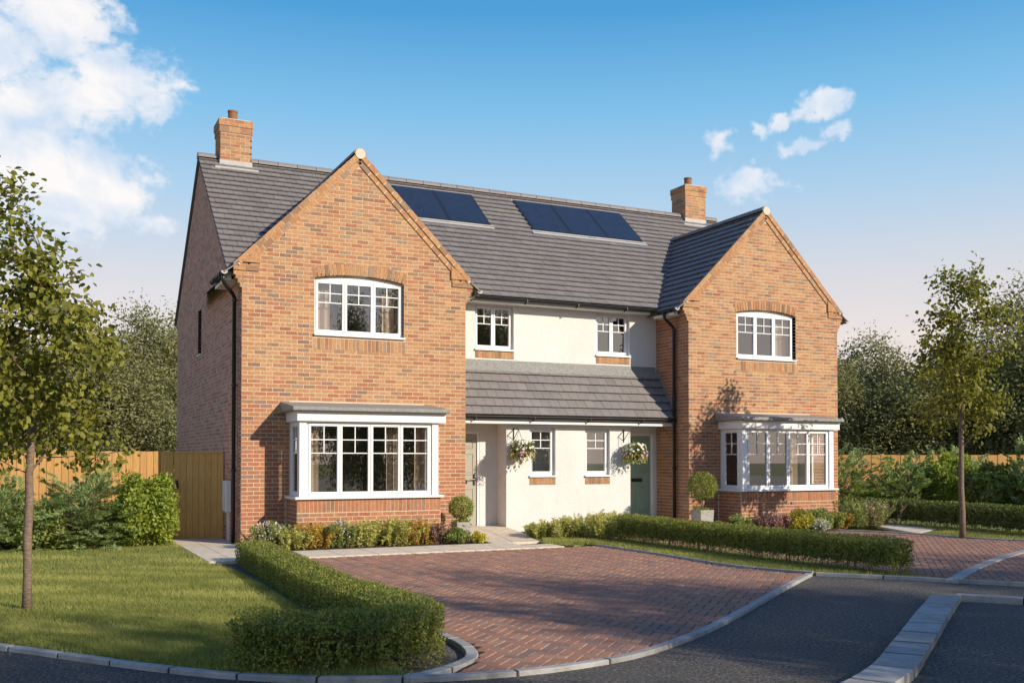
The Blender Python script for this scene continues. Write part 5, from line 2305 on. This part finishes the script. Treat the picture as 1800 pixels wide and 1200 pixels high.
# bed under the right bay
gb3 = 'bedding plants under the right bay window'
spec = [(10.30, -1.05, .55, .34, 'green', 'olive green plant beside the planter of the right lollipop tree', 'upright', None, 0),
        (10.85, -1.25, .62, .32, 'plum', 'plum leaved plant left of the yellow plant', 'round', None, 0),
        (11.22, -1.20, .45, .34, 'pink', 'dusty pink plant left of the yellow plant', 'upright', 'flower_lilac', 60),
        (11.65, -1.40, .58, .44, 'yellow', 'bright yellow plant under the right bay window', 'round', None, 0),
        (12.02, -1.58, .40, .22, 'silver', 'small silver leaved plant before the yellow plant', 'round', None, 0),
        (12.25, -1.28, .62, .42, 'green', 'fresh green plant right of the yellow plant', 'round', None, 0),
        (12.72, -1.12, .50, .40, 'green', 'dark green plant in the middle of the right bed', 'upright', None, 0),
        (13.05, -1.05, .42, .34, 'rust', 'olive and rust plant in the right bed', 'upright', None, 0),
        (13.42, -.92, .50, .36, 'green', 'green plant left of the large grassy shrub', 'round', None, 0)]
for i, (x, y, w_, h_, mt, lab, st, fl, fn_) in enumerate(spec):
    shrub('bedding_plant', x, y, w_, h_, mt, lab, 150 + i, 2000, .055, .028, st, fl, fn_, .01, 'plant', gb3)
shrub('grassy_shrub', 13.95, -.98, 1.0, .62, 'green', 'large loose grassy shrub at the right end of the right bed', 170, 2600, .08, .018, 'upright', 'flower_lilac', 60, .01)
shrub('grassy_shrub', 14.6, -.75, .75, .52, 'pink', 'pink feathery shrub at the far right end of the right bed', 171, 1900, .08, .014, 'upright', None, 0, .01)

# shrubs before the right fence
grs = 'shrubs before the right fence'
for i, (x, y, w_, h_, mt, st, lab) in enumerate([
        (17.0, 2.9, 2.7, 1.75, 'conifer', 'conifer', 'blue green conifer just right of the right gable wall'),
        (18.35, 1.9, 2.4, 1.55, 'conifer', 'conifer', 'grey green conifer left of the bright lime shrub'),
        (19.45, 1.45, 1.6, 1.5, 'lime', 'round', 'bright lime green shrub before the right fence'),
        (19.75, .30, 1.4, 1.3, 'green', 'round', 'mid green shrub right of the bright lime shrub behind the slim trunk'),
        (20.2, -.6, 2.1, 1.9, 'conifer', 'conifer', 'tall grey green conifer right of the slim tree trunk'),
        (19.9, -1.75, 2.0, 1.8, 'conifer', 'conifer', 'dark conifer at the right edge behind the hedge'),
        (21.2, 2.4, 1.8, 1.75, 'conifer', 'conifer', 'tall thin conifer against the fence above the lime shrub'),
        (19.2, .9, 1.0, .9, 'lime', 'round', 'smaller lime green shrub in front of the bright one')]):
    shrub('evergreen_shrub' if st == 'round' else 'conifer', x, y, w_, h_, mt, lab, 180 + i, 13000, .11, .04 if st != 'round' else .07, st, None, 0, 0, 'shrub', grs)


# topiary in planters
def topiary(x, y, r, zc, ph, pw, label, seed, n):
    rg = np.random.default_rng(seed)
    t = empty('potted_topiary', (x, y, 0), label, 'potted tree', 'lollipop trees in planters by the bays')
    m = MB()
    a, b = pw / 2 * .86, pw / 2
    v = [(x - a, y - a, 0.01), (x + a, y - a, .01), (x + a, y + a, .01), (x - a, y + a, .01), (x - b, y - b, ph), (x + b, y - b, ph), (x + b, y + b, ph), (x - b, y + b, ph)]
    c = b - .03
    v += [(x - c, y - c, ph), (x + c, y - c, ph), (x + c, y + c, ph), (x - c, y + c, ph), (x - c, y - c, ph - .05), (x + c, y - c, ph - .05), (x + c, y + c, ph - .05), (x - c, y + c, ph - .05)]
    f = [(3, 2, 1, 0)]
    for k in range(4):
        q = (k + 1) % 4
        f += [(k, q, q + 4, k + 4), (k + 4, q + 4, q + 8, k + 8), (k + 8, q + 8, q + 12, k + 12)]
    f.append((12, 13, 14, 15))
    m.solid(v, f)
    m.ob('planter', MAT['planter'], t, bevel=.006)
    m = MB()
    m.tube([(x, y, ph - .06), (x + .006, y, (ph + zc) / 2), (x, y, zc)], .014, 8)
    m.ob('stem', MAT['bark'], t)
    P, d = leaf_ball(rg, n, (0, 0, 0), r, .96, .70)
    pq = rg.random(4) * 6.28
    P = P * (1 + .05 * np.sin(d[:, 0] * 6 + pq[0]) * np.sin(d[:, 2] * 5 + pq[1]) + .035 * np.sin(d[:, 1] * 9 + d[:, 2] * 7 + pq[2]) + .10 * (rg.random(len(P)) < .04))[:, None] + np.array([x, y, zc])
    mobj('crown', leaf_mesh('crown', P, d * .3 + rg.normal(size=P.shape) * .6, d + rg.normal(size=P.shape) * .4, .034, .020, LEAF['topiary'], rg), t)
    k = 420
    P = np.stack([x + (rg.random(k) - .5) * pw, y + (rg.random(k) - .5) * pw, ph - .05 + .09 * rg.random(k)], 1)
    edge = rg.random(k) < .35
    P[edge, 2] -= .05
    mobj('underplanting', leaf_mesh('underplanting', P, rg.normal(size=(k, 3)) + [0, 0, .4], rg.normal(size=(k, 3)), .04, .022, LEAF['green'], rg), t)


topiary(9.72, -.52, .315, .97, .46, .36, 'lollipop clipped tree in a stone planter left of the right bay window', 201, 4200)
topiary(4.02, -.62, .235, .63, .36, .30, 'small clipped ball tree in a planter between the left bay and the front door', 202, 2600)

# ------------------------------------------------------------------ grass and gravel
def grass(poly_fn, boxes, n, h, label, seed, w=.006):
    rg = np.random.default_rng(seed)
    out = []
    for (x0, x1, y0, y1, k) in boxes:
        P = np.stack([x0 + (x1 - x0) * rg.random(k), y0 + (y1 - y0) * rg.random(k)], 1)
        keep = np.array([poly_fn(p) for p in P])
        out.append(P[keep])
    P = np.concatenate(out)
    n = len(P)
    P3 = np.column_stack([P, np.zeros(n) + .0])
    a = rg.random(n) * 6.28
    D = np.stack([np.cos(a) * .45, np.sin(a) * .45, np.ones(n)], 1)
    b = a + 1.2 + rg.random(n)
    Nn = np.stack([np.cos(b), np.sin(b), 0 * b], 1)
    patch = np.clip(.48 + .2 * np.sin(P[:, 0] * 2.1 + 1.3 * np.sin(P[:, 1] * 1.7)) + .2 * np.sin(P[:, 1] * 4.3 + P[:, 0] * 3.1) + .35 * (rg.random(n) - .5), 0, .99)
    dist = np.linalg.norm(P - np.array([CAM.x, CAM.y]), axis=1)
    me = leaf_mesh('grass', P3, D, Nn, h, w, LEAF['grass'], rg, shape='blade', tone=patch)
    # thicken far blades
    o = mobj('grass', me)
    tag(o, label, 'grass', kind='stuff')
    return o


def in_lawn(p):
    u, d = campos((p[0], p[1], 0))
    return -60 < u < 900 and inside(p, lawn_poly) and not near_line(p[0], p[1], kerb_line[:11], .07)


grass(in_lawn, [(-4.5, -.85, -11.7, -7.5, 130000), (-6.5, -.85, -7.5, -3.5, 100000), (-9, -.85, -3.5, 1.2, 60000)], 0, .045, 'short green grass of the front lawn', 301, .009)
strip_poly = [(5.90, -2.4), (5.90, -4.77), (5.78, -6.4), (6.02, -7.4), (6.3, -7.85), (6.85, -8.5), (7.1, -8.75), (6.72, -8.2), (6.62, -4), (6.6, -1.8), (5.6, -.9), (5.1, -2.0), (5.3, -2.5)]
grass(lambda p: inside(p, strip_poly), [(5.0, 7.2, -9, -.8, 42000)], 0, .06, 'grass of the narrow strip before the long hedge', 302, .009)
side_poly = [(13.30, -3.3), (13.28, -4.5), (13.66, -5.4), (14.65, -6.9), (16, -7.3), (15, -1), (14.3, -3.0)]
grass(lambda p: inside(p, side_poly), [(13, 16, -7.5, -1, 26000)], 0, .06, 'grass around the slim young tree beyond the right driveway', 303, .014)

rg = np.random.default_rng(77)
gv = MB()
n = 0
while n < 6500:
    x, y = rg.uniform(-1.05, -.1), rg.uniform(-11.6, -2.8)
    if not inside((x, y), bed_poly):
        continue
    n += 1
    s = rg.uniform(.010, .024)
    a = rg.uniform(0, 6.28)
    c, q = math.cos(a) * s, math.sin(a) * s
    z = -.085
    k = rg.uniform(.4, .8) * s
    gv.solid([(x + c, y + q, z), (x - q * .8, y + c * .8, z), (x - c, y - q, z), (x + q * .8, y - c * .8, z), (x + c * .2, y + q * .2, z + k)],
             [(0, 1, 4), (1, 2, 4), (2, 3, 4), (3, 0, 4)], rg.random())
tg = NT('gravel')
MAT['gravel'] = tg.done(tg.principled(tg.ramp(tg.tone(), [(0, (.14, .135, .135)), (.55, (.32, .295, .275)), (1, (.56, .51, .46))]), .85, .3))
tag(gv.ob('gravel', MAT['gravel']), 'dark slate gravel around the foot of the curved hedge', 'gravel', kind='stuff')
